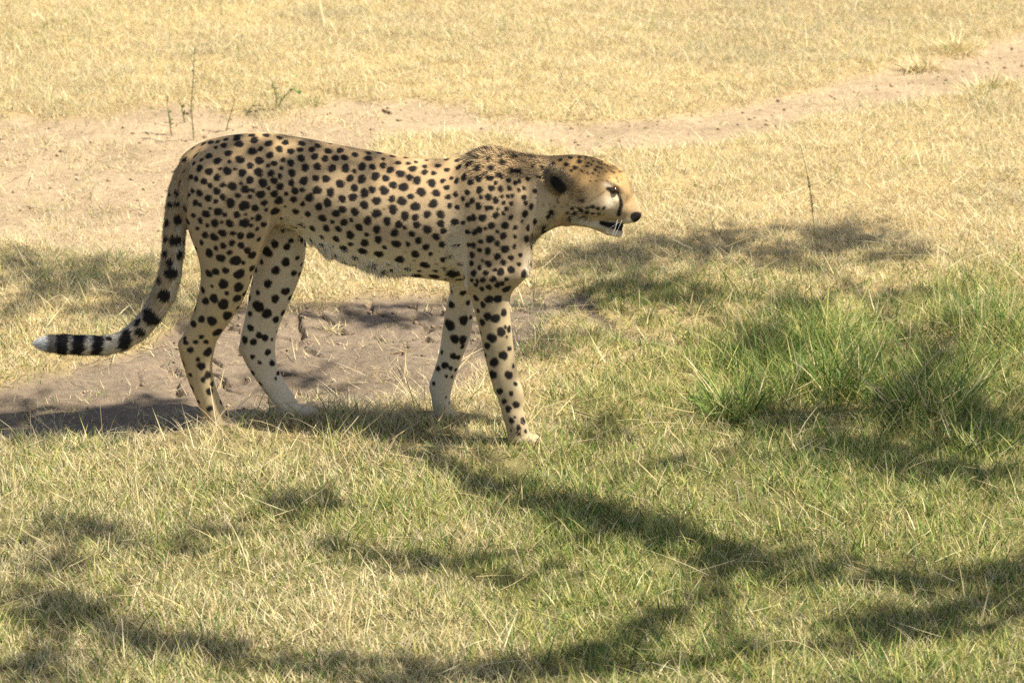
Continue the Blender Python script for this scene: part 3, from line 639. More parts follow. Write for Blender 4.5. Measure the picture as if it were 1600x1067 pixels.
def paint_spot(c, nrm, r, target, hard=.22, amp=.085):
    near = np.where(((CV - c) ** 2).sum(1) < (2.2 * r) ** 2)[0]
    near = near[(CN[near] @ nrm) > -.1]
    d = CV[near] - c; t1 = np.cross(nrm, [0.13, .9, .3]); t1 /= np.linalg.norm(t1); t2 = np.cross(nrm, t1)
    a = d @ t1; b = d @ t2; h = d @ nrm; rr = np.sqrt(a * a + b * b + .5 * h * h); th = np.arctan2(b, a)
    p = rng.uniform(0, 6.28, 3)
    R = r * (1 + amp * np.sin(2 * th + p[0]) + amp * .6 * np.sin(3 * th + p[1]) + amp * .35 * np.sin(5 * th + p[2]))
    m = sstep(1 + hard, 1 - hard, rr / R)
    target[near] = np.maximum(target[near], m)
vis = np.where(nseen)[0]
centres = []
for (su, sv, sr, kd) in uniq:
    dd = (cu[vis] - su) ** 2 + (cv_[vis] - sv) ** 2
    j = np.where(dd < 16)[0]
    if len(j) == 0:
        j = np.where(dd < 49)[0]
        if len(j) == 0: continue
    i = vis[j[np.argmin(cdp[vis[j]] + np.sqrt(dd[j]) * .004)]]
    centres.append(CV[i]); paint_spot(CV[i], CN[i], sr * K * (1.27 if kd == 0 else 1.5), dark, .13 if kd == 0 else .3)
# the side the photo does not show: spots spaced at random
order = rng.permutation(np.where(~nseen & ~is_tail & (CV[:, 2] > .05))[0])
cen = np.array(centres)
for i in order[:6000]:
    sp = .040 if not far_leg[i] and not near_leg[i] else .044
    if is_head[i]: sp = .020
    if ((cen - CV[i]) ** 2).sum(1).min() < sp * sp: continue
    cen = np.vstack([cen, CV[i]])
    rr = rng.uniform(.010, .0145) * (.35 if is_head[i] else 1)
    paint_spot(CV[i], CN[i], rr, dark)
# smaller spots in the gaps of the side the photo shows
order = rng.permutation(np.where(nseen & ~is_tail & ~is_head & (CV[:, 2] > .025) & (cu < 840) & (facing > .2))[0])[:9000]
for i in order:
    lg_ = far_leg[i] or near_leg[i]
    if far_leg[i] and cv_[i] > 600: continue
    if ((cen - CV[i]) ** 2).sum(1).min() < (.034 if lg_ else .0285) ** 2: continue
    cen = np.vstack([cen, CV[i]]); paint_spot(CV[i], CN[i], rng.uniform(.0055, .0085) * (1.1 if lg_ else 1), dark, .2)
# fine dark ticking on the forehead and cheeks
order = rng.permutation(np.where(is_head & (((cv_ < 285) & (cu < 975)) | ((cv_ > 305) & (cv_ < 345) & (cu < 940))))[0])[:260]
for i in order: paint_spot(CV[i], CN[i], rng.uniform(.0016, .0034), dark if rng.random() < .5 else brown, .6)
# small rusty freckles between the spots
order = rng.permutation(np.where((torso_t > .1) & ~is_head & ~is_tail)[0])[:1500]
for i in order:
    dm = ((cen - CV[i]) ** 2).sum(1).min()
    if dm < .021 ** 2 or rng.random() < .5: continue
    paint_spot(CV[i], CN[i], rng.uniform(.0025, .0045), brown, .6)
dark[is_tail & (tpar > 11.3)] = 0
# tail rings
for (pc, hw) in ((154, 9), (124, 11), (99, 10.5), (82, 5)):
    sk = (cv_ - 538) * .12 + (fbm(CV[:, 1] * 120, CV[:, 2] * 120, 131, 2) - .5) * 7
    ring = sstep(2, -2, np.abs(cu - pc + sk) - hw) * (is_tail & (cu < 185) & (cv_ > 500))
    dark = np.maximum(dark, ring * (.75 if pc == 82 else 1))
# face: tear stripe, eye rim, cheek line, lips, mouth, nose
def stroke(pts, w0, w1, soft=1.2):
    pts = np.array(pts, float); d_, t_ = seg_param(np.stack([cu, cv_], 1), pts) if False else (None, None)
    best = np.full(len(CV), 99.)
    for i in range(len(pts) - 1):
        a, b = pts[i], pts[i + 1]; ab = b - a; P_ = np.stack([cu, cv_], 1)
        t = np.clip(((P_ - a) @ ab) / (ab @ ab), 0, 1); wv = w0 + (w1 - w0) * (i + t) / (len(pts) - 1)
        best = np.minimum(best, np.linalg.norm(P_ - a - t[:, None] * ab, axis=1) - wv)
    return sstep(soft, -soft, best) * is_head
face_soft = stroke([(919, 317), (926, 311), (936, 306), (944, 300)], 1.0, 1.3)
brown = np.maximum(brown, face_soft * .9)
for st in (stroke([(964, 299), (969, 308), (971, 320), (967, 335)], 2.0, 3.6), stroke([(950, 295), (957, 298), (963, 298)], 3.4, 5.4),
           stroke([(963.5, 277), (966.5, 285)], .5, .9), stroke([(938, 349), (950, 349.5), (962, 350), (974, 352)], 1.2, 1.5),
           stroke([(940, 348.5), (955, 352.5), (971, 355)], 3.4, 6.2, 1.0), stroke([(866, 324), (860, 336), (855, 342)], 2.2, 3.0, 2), stroke([(848, 355), (845, 362)], 2, 2.5, 2)):
    dark = np.maximum(dark, st)
dark = np.maximum(dark, sstep(1.25, .9, np.hypot((cu - 995) / 10, (cv_ - 339.5) / 8)) * is_head)
dark = np.maximum(dark, blobs(cu, cv_, [(848, 358, 6, 8, .9), (862, 333, 6, 9, .8), (838, 372, 8, 6, .7), (852, 320, 9, 3, .6)]) * (cu > 820) * sstep(.35, .6, fbm(cu * .35, cv_ * .12, 137, 2)))
brown = np.maximum(brown, blobs(cu, cv_, [(935, 247, 22, 4, .5), (965, 259, 16, 4, .6), (900, 297, 14, 9, .9), (907, 309, 12, 7, .9), (890, 318, 12, 7, .6), (920, 265, 25, 10, .35)]) * is_head * sstep(.3, .6, fbm(cu * .3, cv_ * .3, 138, 2)))
darkcol = np.array([.016, .013, .011])
bcol = mix(base, [.15, .075, .035], brown * .75)
bcol = mix(bcol, darkcol, dark)

# --- body mesh
mB, n_, l_, p_ = mat_new('cheetah_coat')
a_ = n_.new('ShaderNodeAttribute'); a_.attribute_name = 'col'; l_.new(a_.outputs['Color'], p_.inputs['Base Color'])
p_.inputs['Roughness'].default_value = .85; p_.inputs['Specular IOR Level'].default_value = .15
mF, n_, l_, p_ = mat_new('cheetah_fur')
a_ = n_.new('ShaderNodeAttribute'); a_.attribute_name = 'col'; l_.new(a_.outputs['Color'], p_.inputs['Base Color'])
b_ = n_.new('ShaderNodeAttribute'); b_.attribute_name = 'sn'; l_.new(b_.outputs['Vector'], p_.inputs['Normal'])
p_.inputs['Roughness'].default_value = .75; p_.inputs['Specular IOR Level'].default_value = .2

cheetah = new_obj('cheetah', None); cheetah.location = (0, 0, 0)
tag(cheetah, 'spotted cheetah walking across the grass with open mouth and ringed tail', 'cheetah')
body = new_obj('body', mesh_np('cheetah_body', CV, [CQ], bcol * .92, True), mB, cheetah)

# --- ears: cupped shells
def surf_at(u_, v_):
    dd = (cu[vis] - u_) ** 2 + (cv_[vis] - v_) ** 2
    j = np.where(dd < 25)[0]; i = vis[j[np.argmin(dd[j])]]
    return CV[i].copy(), CN[i].copy()
fur_extra = []
def make_ear(side):
    c0, _ = surf_at(877, 289); c = c0.copy()
    if side > 0: c[1] = 2 * HY - c0[1]
    out = np.array([-.38, side * .86, .30]); out /= np.linalg.norm(out)       # convex back of the ear
    up = np.array([-.55, side * .05, .62]); up -= out * (up @ out); up /= np.linalg.norm(up); rt = np.cross(out, up)
    V, Fq, C, N = [], [], [], []
    nr, na = 9, 28
    for layer in (0, 1):
        for i in range(nr + 1):
            r = i / nr
            for j in range(na):
                a = 2 * math.pi * j / na
                A = r * math.cos(a); B = r * math.sin(a)
                h = (1 - r ** 2.2) * .020 - layer * .0045 * (1 - r ** 3)
                pz = c + up * (A * .038 + .013) + rt * B * (.032 - .003 * A) + out * (h * .65 + .006 + .016 * A)
                V.append(pz); nn = out + (up * A + rt * B) * .9; N.append(nn / np.linalg.norm(nn))
                blk = sstep(1.0, .6, np.array(math.hypot((A + .30) / .80, (B + side * .10) / .58))) if layer == 0 else .4
                rim = np.array([.36, .26, .14]) if math.hypot(A, B) > .8 and A > -.5 else np.array([.20, .145, .075]) * (0.8 + .4 * random.random())
                C.append(rim * (1 - blk) + np.array([.018, .015, .012]) * blk)
        o = layer * (nr + 1) * na
        for i in range(nr):
            for j in range(na):
                q = [o + i * na + j, o + (i + 1) * na + j, o + (i + 1) * na + (j + 1) % na, o + i * na + (j + 1) % na]
                Fq.append(q if layer == 0 else q[::-1])
    o2 = (nr + 1) * na
    for j in range(na): Fq.append([nr * na + j, o2 + nr * na + j, o2 + nr * na + (j + 1) % na, nr * na + (j + 1) % na])
    V = np.array(V); C = np.array(C); Fq = np.array(Fq)
    e = new_obj('ear', mesh_np('ear', V, [Fq], C, True), mB, cheetah)
    k = (nr + 1) * na
    fur_extra.append((V[:k], np.array(N)[:k], C[:k], up))
    return e
make_ear(-1); make_ear(1)

# --- eyes, nose, whiskers
def uv_ball(name, c, r, mat, parent, squash=(1, 1, 1), seg=20, rings=12):
    V = []; F = []
    for i in range(rings + 1):
        t = math.pi * i / rings
        for j in range(seg):
            p = 2 * math.pi * j / seg
            V.append((c[0] + r * squash[0] * math.sin(t) * math.cos(p), c[1] + r * squash[1] * math.sin(t) * math.sin(p), c[2] + r * squash[2] * math.cos(t)))
    for i in range(rings):
        for j in range(seg): F.append([i * seg + j, (i + 1) * seg + j, (i + 1) * seg + (j + 1) % seg, i * seg + (j + 1) % seg])
    return new_obj(name, mesh_np(name, np.array(V), [np.array(F)], None, True), mat, parent)
mE = plain('eye', (.045, .020, .007), .07, .5); mN = plain('nose_leather', (.012, .010, .010), .38, .5); mWk = plain('whisker', (.8, .78, .72), .4, .4)
ep, en = surf_at(958.5, 298.5)
for s in (-1, 1):
    c = ep.copy(); c[1] = ep[1] + .0045 if s < 0 else 2 * HY - ep[1] - .0045
    ey = uv_ball('eye', c, .0118, mE, cheetah, (1.2, .95, .88))
    pc = c + np.array([.004, s * .0076, .001]); uv_ball('pupil', pc, .0045, mN, ey, (1, .9, 1.1), 12, 8)
nx_, nz_ = at(991, 339.5, HY)
nose = uv_ball('nose', (nx_, HY, nz_), .0148, mN, cheetah, (1.0, 1.15, .62))
wv = []
for s in (-1, 1):
    for k in range(4):
        x0, z0 = at(960 + 15 * random.random(), 337 + 10 * random.random(), HY)
        p0 = np.array([x0, HY + s * .030, z0])
        dr = np.array([-1.0 + .9 * random.random(), s * (.3 + .5 * random.random()), -.25 - .5 * random.random()]); dr /= np.linalg.norm(dr)
        wv.append((p0, dr, .04 + .03 * random.random()))
VV, FF = [], []
for (p0, dr, L_) in wv:
    sd = np.cross(dr, [0.2, 1, .1]); sd /= np.linalg.norm(sd); o = len(VV)
    for i in range(5):
        f = i / 4; q = p0 + dr * L_ * f + np.array([-.2, 0, -.35]) * L_ * f * f; ww = .00017 * (1 - .8 * f)
        VV += [q - sd * ww, q + sd * ww]
    for i in range(4): FF.append([o + 2 * i, o + 2 * i + 1, o + 2 * i + 3, o + 2 * i + 2])
tag(new_obj('whiskers', mesh_np('whiskers', np.array(VV), [np.array(FF)]), mWk, cheetah), kind='stuff')
# --- fur: short strands that carry the coat colour at their root
tri = np.concatenate([CQ[:, [0, 1, 2]], CQ[:, [0, 2, 3]]])
ar = np.linalg.norm(np.cross(CV[tri[:, 1]] - CV[tri[:, 0]], CV[tri[:, 2]] - CV[tri[:, 0]]), axis=1)
tang = np.gradient(tpts, axis=0)
def fur(nh):
    wgt = ar * np.where(nseen[tri[:, 0]], 1.0, .55)
    f = rng.choice(len(tri), nh, p=wgt / wgt.sum())
    b = rng.random((nh, 2)); fl = b.sum(1) > 1; b[fl] = 1 - b[fl]; bc = np.stack([1 - b.sum(1), b[:, 0], b[:, 1]], 1)
    T = tri[f]
    P = (CV[T] * bc[:, :, None]).sum(1); N = (CN[T] * bc[:, :, None]).sum(1); C = (bcol[T] * bc[:, :, None]).sum(1)
    i0 = T[:, 0]; U = cu[i0]; Vv = cv_[i0]; tt = torso_t[i0]; tl = is_tail[i0]; hd = is_head[i0]; leg = (far_leg | near_leg)[i0]
    D = np.tile(np.array([-1., 0, -.30]), (nh, 1))
    D[leg] = [-.15, 0, -1]
    D[hd] = [-1, 0, .05]
    ti = np.clip(tpar[i0].round().astype(int), 0, len(tang) - 1)
    tv_ = np.stack([tang[ti, 0], 0 * U, tang[ti, 1]], 1); tv_ /= np.linalg.norm(tv_, axis=1)[:, None]
    D[tl] = tv_[tl]
    L = np.full(nh, .0052); lift = np.full(nh, .20)
    L[leg] = .0045; lift[leg] = .18
    L[tl] = .0105; lift[tl] = .45
    L[tl & (U < 105)] = .012; L[tl & (U < 76)] = .020
    L[hd] = .0045; lift[hd] = .25
    ruff = blobs(U, Vv, [(905, 300, 16, 18, 1), (900, 345, 30, 14, .9), (855, 350, 26, 18, .6), (845, 300, 22, 30, .35)]) * (U > 815)
    L = np.maximum(L, ruff * .017); lift = np.maximum(lift, ruff * .42)
    D[(ruff > .3) & ~hd] = [-.55, 0, -.8]
    mane = (N[:, 2] > .35) * sstep(712, 745, U) * sstep(880, 850, U) * (Vv < 275)
    L = np.maximum(L, mane * .013); lift = np.maximum(lift, mane * .5)
    crest = (N[:, 2] > .72) * sstep(712, 740, U) * sstep(862, 840, U) * (Vv < 262) * (rng.random(nh) < .22)
    L = np.where(crest > .4, .021, L); lift = np.where(crest > .4, .85, lift)
    belly = sstep(.20, .02, tt) * sstep(450, 480, U) * sstep(670, 620, U) * (~leg)
    fr = belly * (0.35 + .65 * blobs(U, Vv, [(600, 430, 30, 30, 1), (500, 400, 25, 35, .8), (555, 425, 30, 30, .6)]))
    L = np.maximum(L, fr * .040 * sstep(.25, .8, fbm(U * .11, P[:, 1] * 30, 171, 2))); D = np.where((belly > .25)[:, None], np.array([-.10, 0, -1.0]), D); lift = np.where(belly > .25, .30, lift)
    ax_ = blobs(U, Vv, [(712, 400, 14, 50, 1), (458, 350, 22, 12, 1)]); L = np.maximum(L, ax_ * .022)
    thr = blobs(U, Vv, [(840, 372, 20, 12, 1), (828, 420, 8, 30, .6)]); L = np.maximum(L, thr * .018); lift = np.maximum(lift, thr * .5)
    L = L * rng.uniform(.7, 1.25, nh)
    D = D + rng.normal(0, .10, (nh, 3))
    D = D - N * (D * N).sum(1)[:, None]; D /= np.maximum(np.linalg.norm(D, axis=1), 1e-6)[:, None]
    D = D * np.sqrt(1 - lift ** 2)[:, None] + N * lift[:, None]
    cl = fbm(P[:, 0] * 70 + P[:, 1] * 40, P[:, 2] * 70, 161, 2)
    C = C * (rng.uniform(.78, 1.2, nh) * (.86 + .28 * cl))[:, None]
    lightb = (fr > .2) & (rng.random(nh) < .38); C[lightb] = np.array([.84, .77, .64]) * rng.uniform(.8, 1.1, (lightb.sum(), 1))
    cr = (crest > .4); C[cr] = np.where((rng.random(cr.sum()) < .35)[:, None], np.array([[.07, .055, .04]]), np.array([[.50, .38, .22]])) * rng.uniform(.7, 1.2, (cr.sum(), 1))
    rf = (ruff > .35) & (rng.random(nh) < .35); C[rf] *= rng.uniform(.35, .8, (rf.sum(), 1))
    SN = N.copy(); SN[fr > .15] += np.array([0, -.9, .5]) * np.where(P[fr > .15, 1:2] < 8.02, 1, -1) * np.array([0, 1, 0]) + np.array([0, 0, .5]); SN /= np.linalg.norm(SN, axis=1)[:, None]
    return P - N * .0006, D, L, SN, C, np.where(L > .016, 1, 0)
def fur_mesh(P, D, L, N, C, wd):
    nh = len(P)
    s = np.cross(D, N); s /= np.maximum(np.linalg.norm(s, axis=1), 1e-6)[:, None]
    mid = P + D * (L * .55)[:, None]; tip = P + D * L[:, None]; tip[:, 2] -= L * L * 6.0; 
    V = np.stack([P - s * wd[:, None], P + s * wd[:, None], mid + s * (wd * .75)[:, None], mid - s * (wd * .75)[:, None], tip], 1).reshape(-1, 3)
    b = np.arange(nh)[:, None] * 5
    Q = b + np.array([[0, 1, 2, 3]]); T = b + np.array([[3, 2, 4]])
    return V, Q, T, np.repeat(C, 5, 0), np.repeat(N, 5, 0)
P, D, L, N, C, lg = fur(150000)
wd = np.where(lg > 0, .0008, .0009)
for (eV, eN, eC, eup) in fur_extra:
    i = np.where(rng.random(3200) < .45, rng.integers(len(eV) - 56, len(eV), 3200), rng.integers(0, len(eV), 3200)); dd = eup * .6 + (eV[i] - eV.mean(0)) * 22 + rng.normal(0, .35, (3200, 3)) + eN[i] * .35; dd /= np.linalg.norm(dd, axis=1)[:, None]
    P = np.concatenate([P, eV[i] + rng.normal(0, .0012, (3200, 3))]); D = np.concatenate([D, dd]); L = np.concatenate([L, rng.uniform(.003, .0062, 3200)])
    N = np.concatenate([N, eN[i]]); C = np.concatenate([C, eC[i] * rng.uniform(.8, 1.25, (3200, 1))]); wd = np.concatenate([wd, np.full(3200, .0008)])
V, Q, T, C5, N5 = fur_mesh(P, D, L, N, C, wd)
tag(new_obj('fur', mesh_np('fur', V, [Q, T], C5, False, {'sn': N5}), mF, cheetah), kind='stuff')

# ================================================================== tufts, weeds, seed stalk
def tuft(u_, v_, nb, Lm, spread, gmix, label, leanmax=26, width=.0032, group='grass tufts', cat='grass tuft', straw=None):
    X0, Y0 = on_ground(u_, v_); X0 = float(X0); Y0 = float(Y0)
    a = rng.uniform(0, 6.283, nb); r = spread * np.sqrt(rng.random(nb))
    xx = X0 + r * np.cos(a); yy = Y0 + r * np.sin(a) * .8
    zz = ground_z(xx, yy) - .004
    c = PAL[np.where(rng.random(nb) < gmix, np.where(rng.random(nb) < .25, 3, np.where(rng.random(nb) < .7, 4, 5)), rng.integers(0, 2, nb))] * rng.uniform(.75, 1.25, (nb, 1))
    ln = np.radians(4 + (leanmax * (r / spread) + 14 * rng.random(nb)))
    V, Q, T, C = blades(np.stack([xx, yy, zz], 1), a + rng.normal(0, 1.3, nb), Lm * rng.uniform(.35, 1.15, nb), ln, np.radians(rng.uniform(0, 35, nb) + np.where(rng.random(nb) < .25, 70, 0)), width * rng.uniform(.7, 1.3, nb), c, 4, 1.1, rng.normal(0, .9, nb))
    o = new_obj('grass_tuft', mesh_np('grass_tuft', V, [Q, T], C), M_GRASS)
    return tag(o, label, cat, group)
tuft(1300, 600, 330, .19, .10, .92, 'tall bright green grass tuft, largest of the green clumps')
tuft(1335, 575, 160, .15, .09, .80, 'yellowish green grass tuft leaning against the largest green clump')
tuft(1145, 640, 190, .17, .07, .93, 'narrow upright green grass tuft standing just apart from the largest green clump')
tuft(1455, 640, 300, .20, .10, .72, 'dark shaded grass tuft with a long pale arching straw')
tuft(1535, 690, 220, .14, .09, .75, 'low dark green tuft in front of the shaded arching tuft')
tuft(1560, 520, 260, .15, .13, .7, 'wide yellow green grass tuft behind the shaded arching tuft')
tuft(1175, 555, 140, .11, .07, .8, 'small dark green tuft behind the narrow upright green tuft')
tuft(1440, 104, 280, .125, .08, .15, 'round straw tuft with dark base beside the bare track', 70, .0034, 'straw tufts along the track')
tuft(1492, 80, 260, .13, .08, .10, 'pale spiky straw tuft at the far edge of the bare track', 60, .0034, 'straw tufts along the track')
tuft(1548, 138, 300, .11, .11, .22, 'broad straw tuft on the near side of the bare track', 70, .0034, 'straw tufts along the track')
tuft(130, 690, 160, .085, .08, .6, 'small light green tuft at the edge of the cracked mud', 55)
tuft(517, 500, 60, .05, .03, .1, 'tiny straw tuft growing on the cracked mud behind the hind legs', 65)
tuft(490, 158, 70, .07, .05, .5, 'small green tuft at the top of the earth bank', 65)
# long single straws and the seed stalk
def tube(pts, r0, r1, sides=5):
    pts = np.asarray(pts, float); V = []; F = []
    for i, p in enumerate(pts):
        d_ = pts[min(i + 1, len(pts) - 1)] - pts[max(i - 1, 0)]; d_ = d_ / np.linalg.norm(d_)
        a = np.cross(d_, [.31, .9, .2]); a /= np.linalg.norm(a); b = np.cross(d_, a); r = r0 + (r1 - r0) * i / (len(pts) - 1)
        for j in range(sides): V.append(p + r * (math.cos(6.283 * j / sides) * a + math.sin(6.283 * j / sides) * b))
    for i in range(len(pts) - 1):
        for j in range(sides): F.append([i * sides + j, i * sides + (j + 1) % sides, (i + 1) * sides + (j + 1) % sides, (i + 1) * sides + j])
    return np.array(V), np.array(F)
def straw(pix, label, r=.0016, col=(.66, .56, .32), dY=0.0, name='straw_stem'):
    X0, Y0 = on_ground(*pix[0]); Y0 = float(Y0); pts = []
    for i, (u_, v_) in enumerate(pix):
        yy = Y0 + dY * i; xx, zz = at(u_, v_, yy); pts.append((float(xx), yy, float(zz)))
    pts[0] = (pts[0][0], pts[0][1], float(ground_z(np.array([pts[0][0]]), np.array([pts[0][1]]))[0]) - .003)
    f = []
    for i in range(len(pts) - 1):
        for k in range(4): f.append(np.array(pts[i]) * (1 - k / 4) + np.array(pts[i + 1]) * k / 4)
    f.append(np.array(pts[-1])); f = np.array(f)
    for _ in range(2): f[1:-1] = (f[:-2] + f[1:-1] * 2 + f[2:]) / 4
    V, F = tube(f, r, r * .45)
    o = new_obj(name, mesh_np(name, V, [F], np.tile(np.array(col) * random.uniform(.9, 1.1), (len(V), 1)), True), M_GRASS)
    return tag(o, label, 'straw', 'long straw stems')
straw([(1412, 640), (1413, 625), (1425, 605), (1442, 575), (1470, 545), (1508, 515)], 'thick pale straw arching over the dark shaded tuft', .0026)
straw([(1285, 548), (1330, 572), (1375, 600)], 'pale straw lying slanted across the largest green clump', .002)
straw([(880, 705), (905, 685), (925, 655), (935, 640)], 'slanted pale straw rising just ahead of the foremost paw', .0018)
straw([(965, 690), (985, 668), (1020, 658), (1062, 662)], 'long straw bent over low in front of the green tufts', .0016)
straw([(1185, 1022), (1180, 985), (1168, 945), (1160, 925)], 'upright pale straw in the shaded foreground grass', .0017)
straw([(1175, 1025), (1195, 1005), (1235, 998), (1275, 1015), (1310, 1055)], 'straw bent into a hoop in the foreground grass', .0016)
straw([(1275, 905), (1265, 870), (1245, 840), (1230, 825)], 'leaning pale straw above the long dark branch shadow', .0016)
straw([(1345, 905), (1325, 870), (1305, 845), (1290, 835)], 'second leaning straw above the long dark branch shadow, with a bent tip', .0016)
straw([(160, 668), (156, 630), (155, 600), (156, 588)], 'thin upright straw standing on the cracked mud', .0011)
straw([(48, 668), (47, 645), (46, 628)], 'short upright straw at the edge of the cracked mud', .0011)
straw([(635, 712), (620, 722), (610, 735)], 'short thick pale straw lying in the shade by the paws', .0022)
straw([(755, 770), (765, 745), (790, 733)], 'curved straw in the dark shade in front of the cheetah', .0014)
# grass stalk with a brown seed head
sx, sy = on_ground(1276, 398); sy = float(sy)
stalk = new_obj('grass_stalk', None); stalk.location = (0, 0, 0)
tag(stalk, 'tall single grass stalk with a thin brown seed head', 'grass stalk')
pts = [(*[float(q) for q in (at(u_, v_, sy)[0],)], sy, float(at(u_, v_, sy)[1])) for u_, v_ in [(1278, 400), (1274, 370), (1270, 335), (1266, 300), (1260, 265), (1250, 225)]]
V, F = tube(pts, .0016, .0008); new_obj('stem', mesh_np('stem', V, [F], np.tile([.34, .33, .12], (len(V), 1)), True), M_GRASS, stalk)
hv = []; hf = []
for k in range(90):
    f = rng.random(); i = 2 + f * 1.6; a = np.array(pts[int(i)]); b = np.array(pts[int(i) + 1]); q = a + (b - a) * (i - int(i))
    d_ = np.array([rng.normal(0, .5), rng.normal(0, .5), 1.]); d_ /= np.linalg.norm(d_); s_ = np.cross(d_, [0, 1, .2]); o = len(hv)
    hv += [q - s_ * .0012, q + s_ * .0012, q + d_ * .013]; hf.append([o, o + 1, o + 2])
new_obj('seed_head', mesh_np('seed_head', np.array(hv), [np.array(hf)], np.tile([.30, .21, .11], (len(hv), 1))), M_GRASS, stalk)

# thin branching weeds on the bank behind the cheetah
def weed(pix, label, twigs, r=.0020, leafc=(.15, .17, .06)):
    X0, Y0 = on_ground(*pix[0]); Y0 = float(Y0)
    root = new_obj('dry_weed', None); tag(root, label, 'weed', 'thin weeds on the earth bank')
    pts = [np.array([float(at(u_, v_, Y0)[0]), Y0 + random.uniform(-.02, .02), float(at(u_, v_, Y0)[1])]) for u_, v_ in pix]
    pts[0][2] = float(ground_z(np.array([pts[0][0]]), np.array([pts[0][1]]))[0]) - .004
    V, F = tube(pts, r, r * .4); new_obj('stem', mesh_np('stem', V, [F], np.tile([.19, .15, .085], (len(V), 1)), True), M_GRASS, root)
    lv, lf = [], []
    for k in range(twigs):
        i = rng.uniform(.4, len(pts) - 1.01); a = pts[int(i)]; b = pts[int(i) + 1]; q = a + (b - a) * (i - int(i))
        dr = np.array([rng.normal(0, 1), rng.normal(0, 1), .5]); dr /= np.linalg.norm(dr); ln = rng.uniform(.012, .03)
        o = len(lv); s_ = np.cross(dr, [.2, .3, 1]); s_ /= np.linalg.norm(s_)
        lv += [q, q + dr * ln * .5 + s_ * .0045, q + dr * ln, q + dr * ln * .5 - s_ * .0045]; lf.append([o, o + 1, o + 2, o + 3])
    tag(new_obj('foliage', mesh_np('foliage', np.array(lv), [np.array(lf)], np.array(leafc) * rng.uniform(.6, 1.5, (len(lv), 1))), M_GRASS, root), kind='stuff')
weed([(302, 218), (301, 195), (299, 165), (301, 140), (303, 115), (302, 92), (304, 82)], 'tallest thin upright weed on the earth bank', 46)
weed([(353, 198), (360, 180), (366, 160), (368, 135)], 'short forked weed beside the tallest weed', 14)
weed([(430, 172), (432, 155), (428, 135), (424, 122)], 'weed with a drooping side twig near the green tuft', 18)
weed([(268, 205), (263, 180), (261, 160), (262, 150)], 'small bushy weed standing close to the tallest weed', 26)
weed([(288, 188), (285, 170), (282, 158)], 'tiny weed sprig at the foot of the tallest weed', 14)
weed([(385, 172), (395, 165), (412, 168)], 'creeping low weed sprig on the bank', 10)
weed([(432, 168), (445, 150), (458, 140), (470, 150)], 'leafy green creeper sprig next to the small green tuft', 26, .002, (.14, .22, .05))
# little sticks
def stick(pix, label, r=.004):
    pts = []
    for u_, v_ in pix:
        X0, Y0 = on_ground(u_, v_); X0 = float(X0); Y0 = float(Y0); pts.append((X0, Y0, float(ground_z(np.array([X0]), np.array([Y0]))[0]) + r * .8))
    V, F = tube(pts, r, r * .6, 6)
    tag(new_obj('fallen_twig', mesh_np('fallen_twig', V, [F], np.tile([.30, .21, .12], (len(V), 1)), True), M_GRASS), label, 'twig', 'fallen twigs')
stick([(610, 538), (632, 537), (650, 535)], 'pale straight twig lying on the cracked mud under the belly', .003)
stick([(520, 560), (545, 561), (565, 562)], 'thin straight twig lying on the mud between the legs', .002)
stick([(598, 166), (606, 168), (612, 170)], 'short dark stub of wood on the earth bank', .006)
stick([(880, 490), (905, 485), (935, 480)], 'twig on the trampled earth ahead of the forelegs', .003)

# ================================================================== acacia tree whose crown shades the grass (stands right of the view)
SHADE = [(30, 415, 70, 20, .7), (130, 440, 130, 30, .65), (235, 475, 90, 30, .65), (60, 480, 80, 20, .4), (600, 482, 80, 16, .85), (660, 480, 40, 14, .7), (60, 648, 130, 22, .9), (200, 652, 130, 20, .9), (300, 650, 60, 16, .7), (120, 628, 80, 10, .4), (470, 570, 60, 14, .5), (420, 640, 70, 14, .6),
         (640, 650, 90, 24, .85), (560, 640, 60, 16, .7),
         (960, 405, 90, 20, .75), (1080, 390, 100, 22, .75), (1180, 410, 70, 20, .55), (1310, 385, 90, 20, .8), (1400, 400, 60, 14, .55), (970, 455, 80, 22, .8), (1090, 470, 80, 22, .55), (1230, 480, 70, 18, .5), (1170, 540, 40, 30, .75), (1400, 470, 70, 16, .45), (830, 530, 70, 18, .5),
         (1270, 645, 110, 22, .9), (1180, 655, 70, 20, .6), (1420, 625, 60, 42, .9), (1450, 560, 50, 36, .75), (1530, 660, 80, 30, .92), (1370, 700, 130, 26, .75), (1500, 735, 120, 26, .75), (940, 650, 60, 22, .45), (1020, 720, 80, 16, .4),
         (130, 820, 80, 20, .6), (75, 872, 45, 14, .7), (330, 815, 50, 14, .45), (480, 775, 60, 22, .6), (520, 850, 60, 20, .5), (300, 850, 70, 12, .35), (95, 945, 65, 34, .9), (40, 1035, 90, 30, .8),
         (730, 872, 90, 18, .6), (820, 890, 70, 14, .55), (640, 880, 50, 12, .35), (1400, 975, 100, 22, .9), (1320, 1010, 60, 14, .4)]
STROKES = [([(-40, 640), (60, 622), (150, 632), (240, 622), (340, 628)], 13, .85), ([(540, 640), (620, 680), (700, 712), (790, 758), (900, 798), (1010, 822), (1110, 848), (1210, 868), (1300, 880)], 24, .95),
           ([(1200, 868), (1320, 882), (1430, 900), (1520, 905), (1620, 880)], 20, .8),
           ([(100, 930), (160, 970), (260, 995), (380, 1012), (500, 1036), (640, 1052), (780, 1050), (900, 1030), (990, 1000), (1050, 960), (1095, 912), (1150, 870)], 20, .85),
           ([(900, 1035), (1000, 1030), (1100, 1010), (1200, 1000)], 14, .5), ([(1360, 985), (1450, 955), (1540, 945), (1620, 930)], 18, .7)]
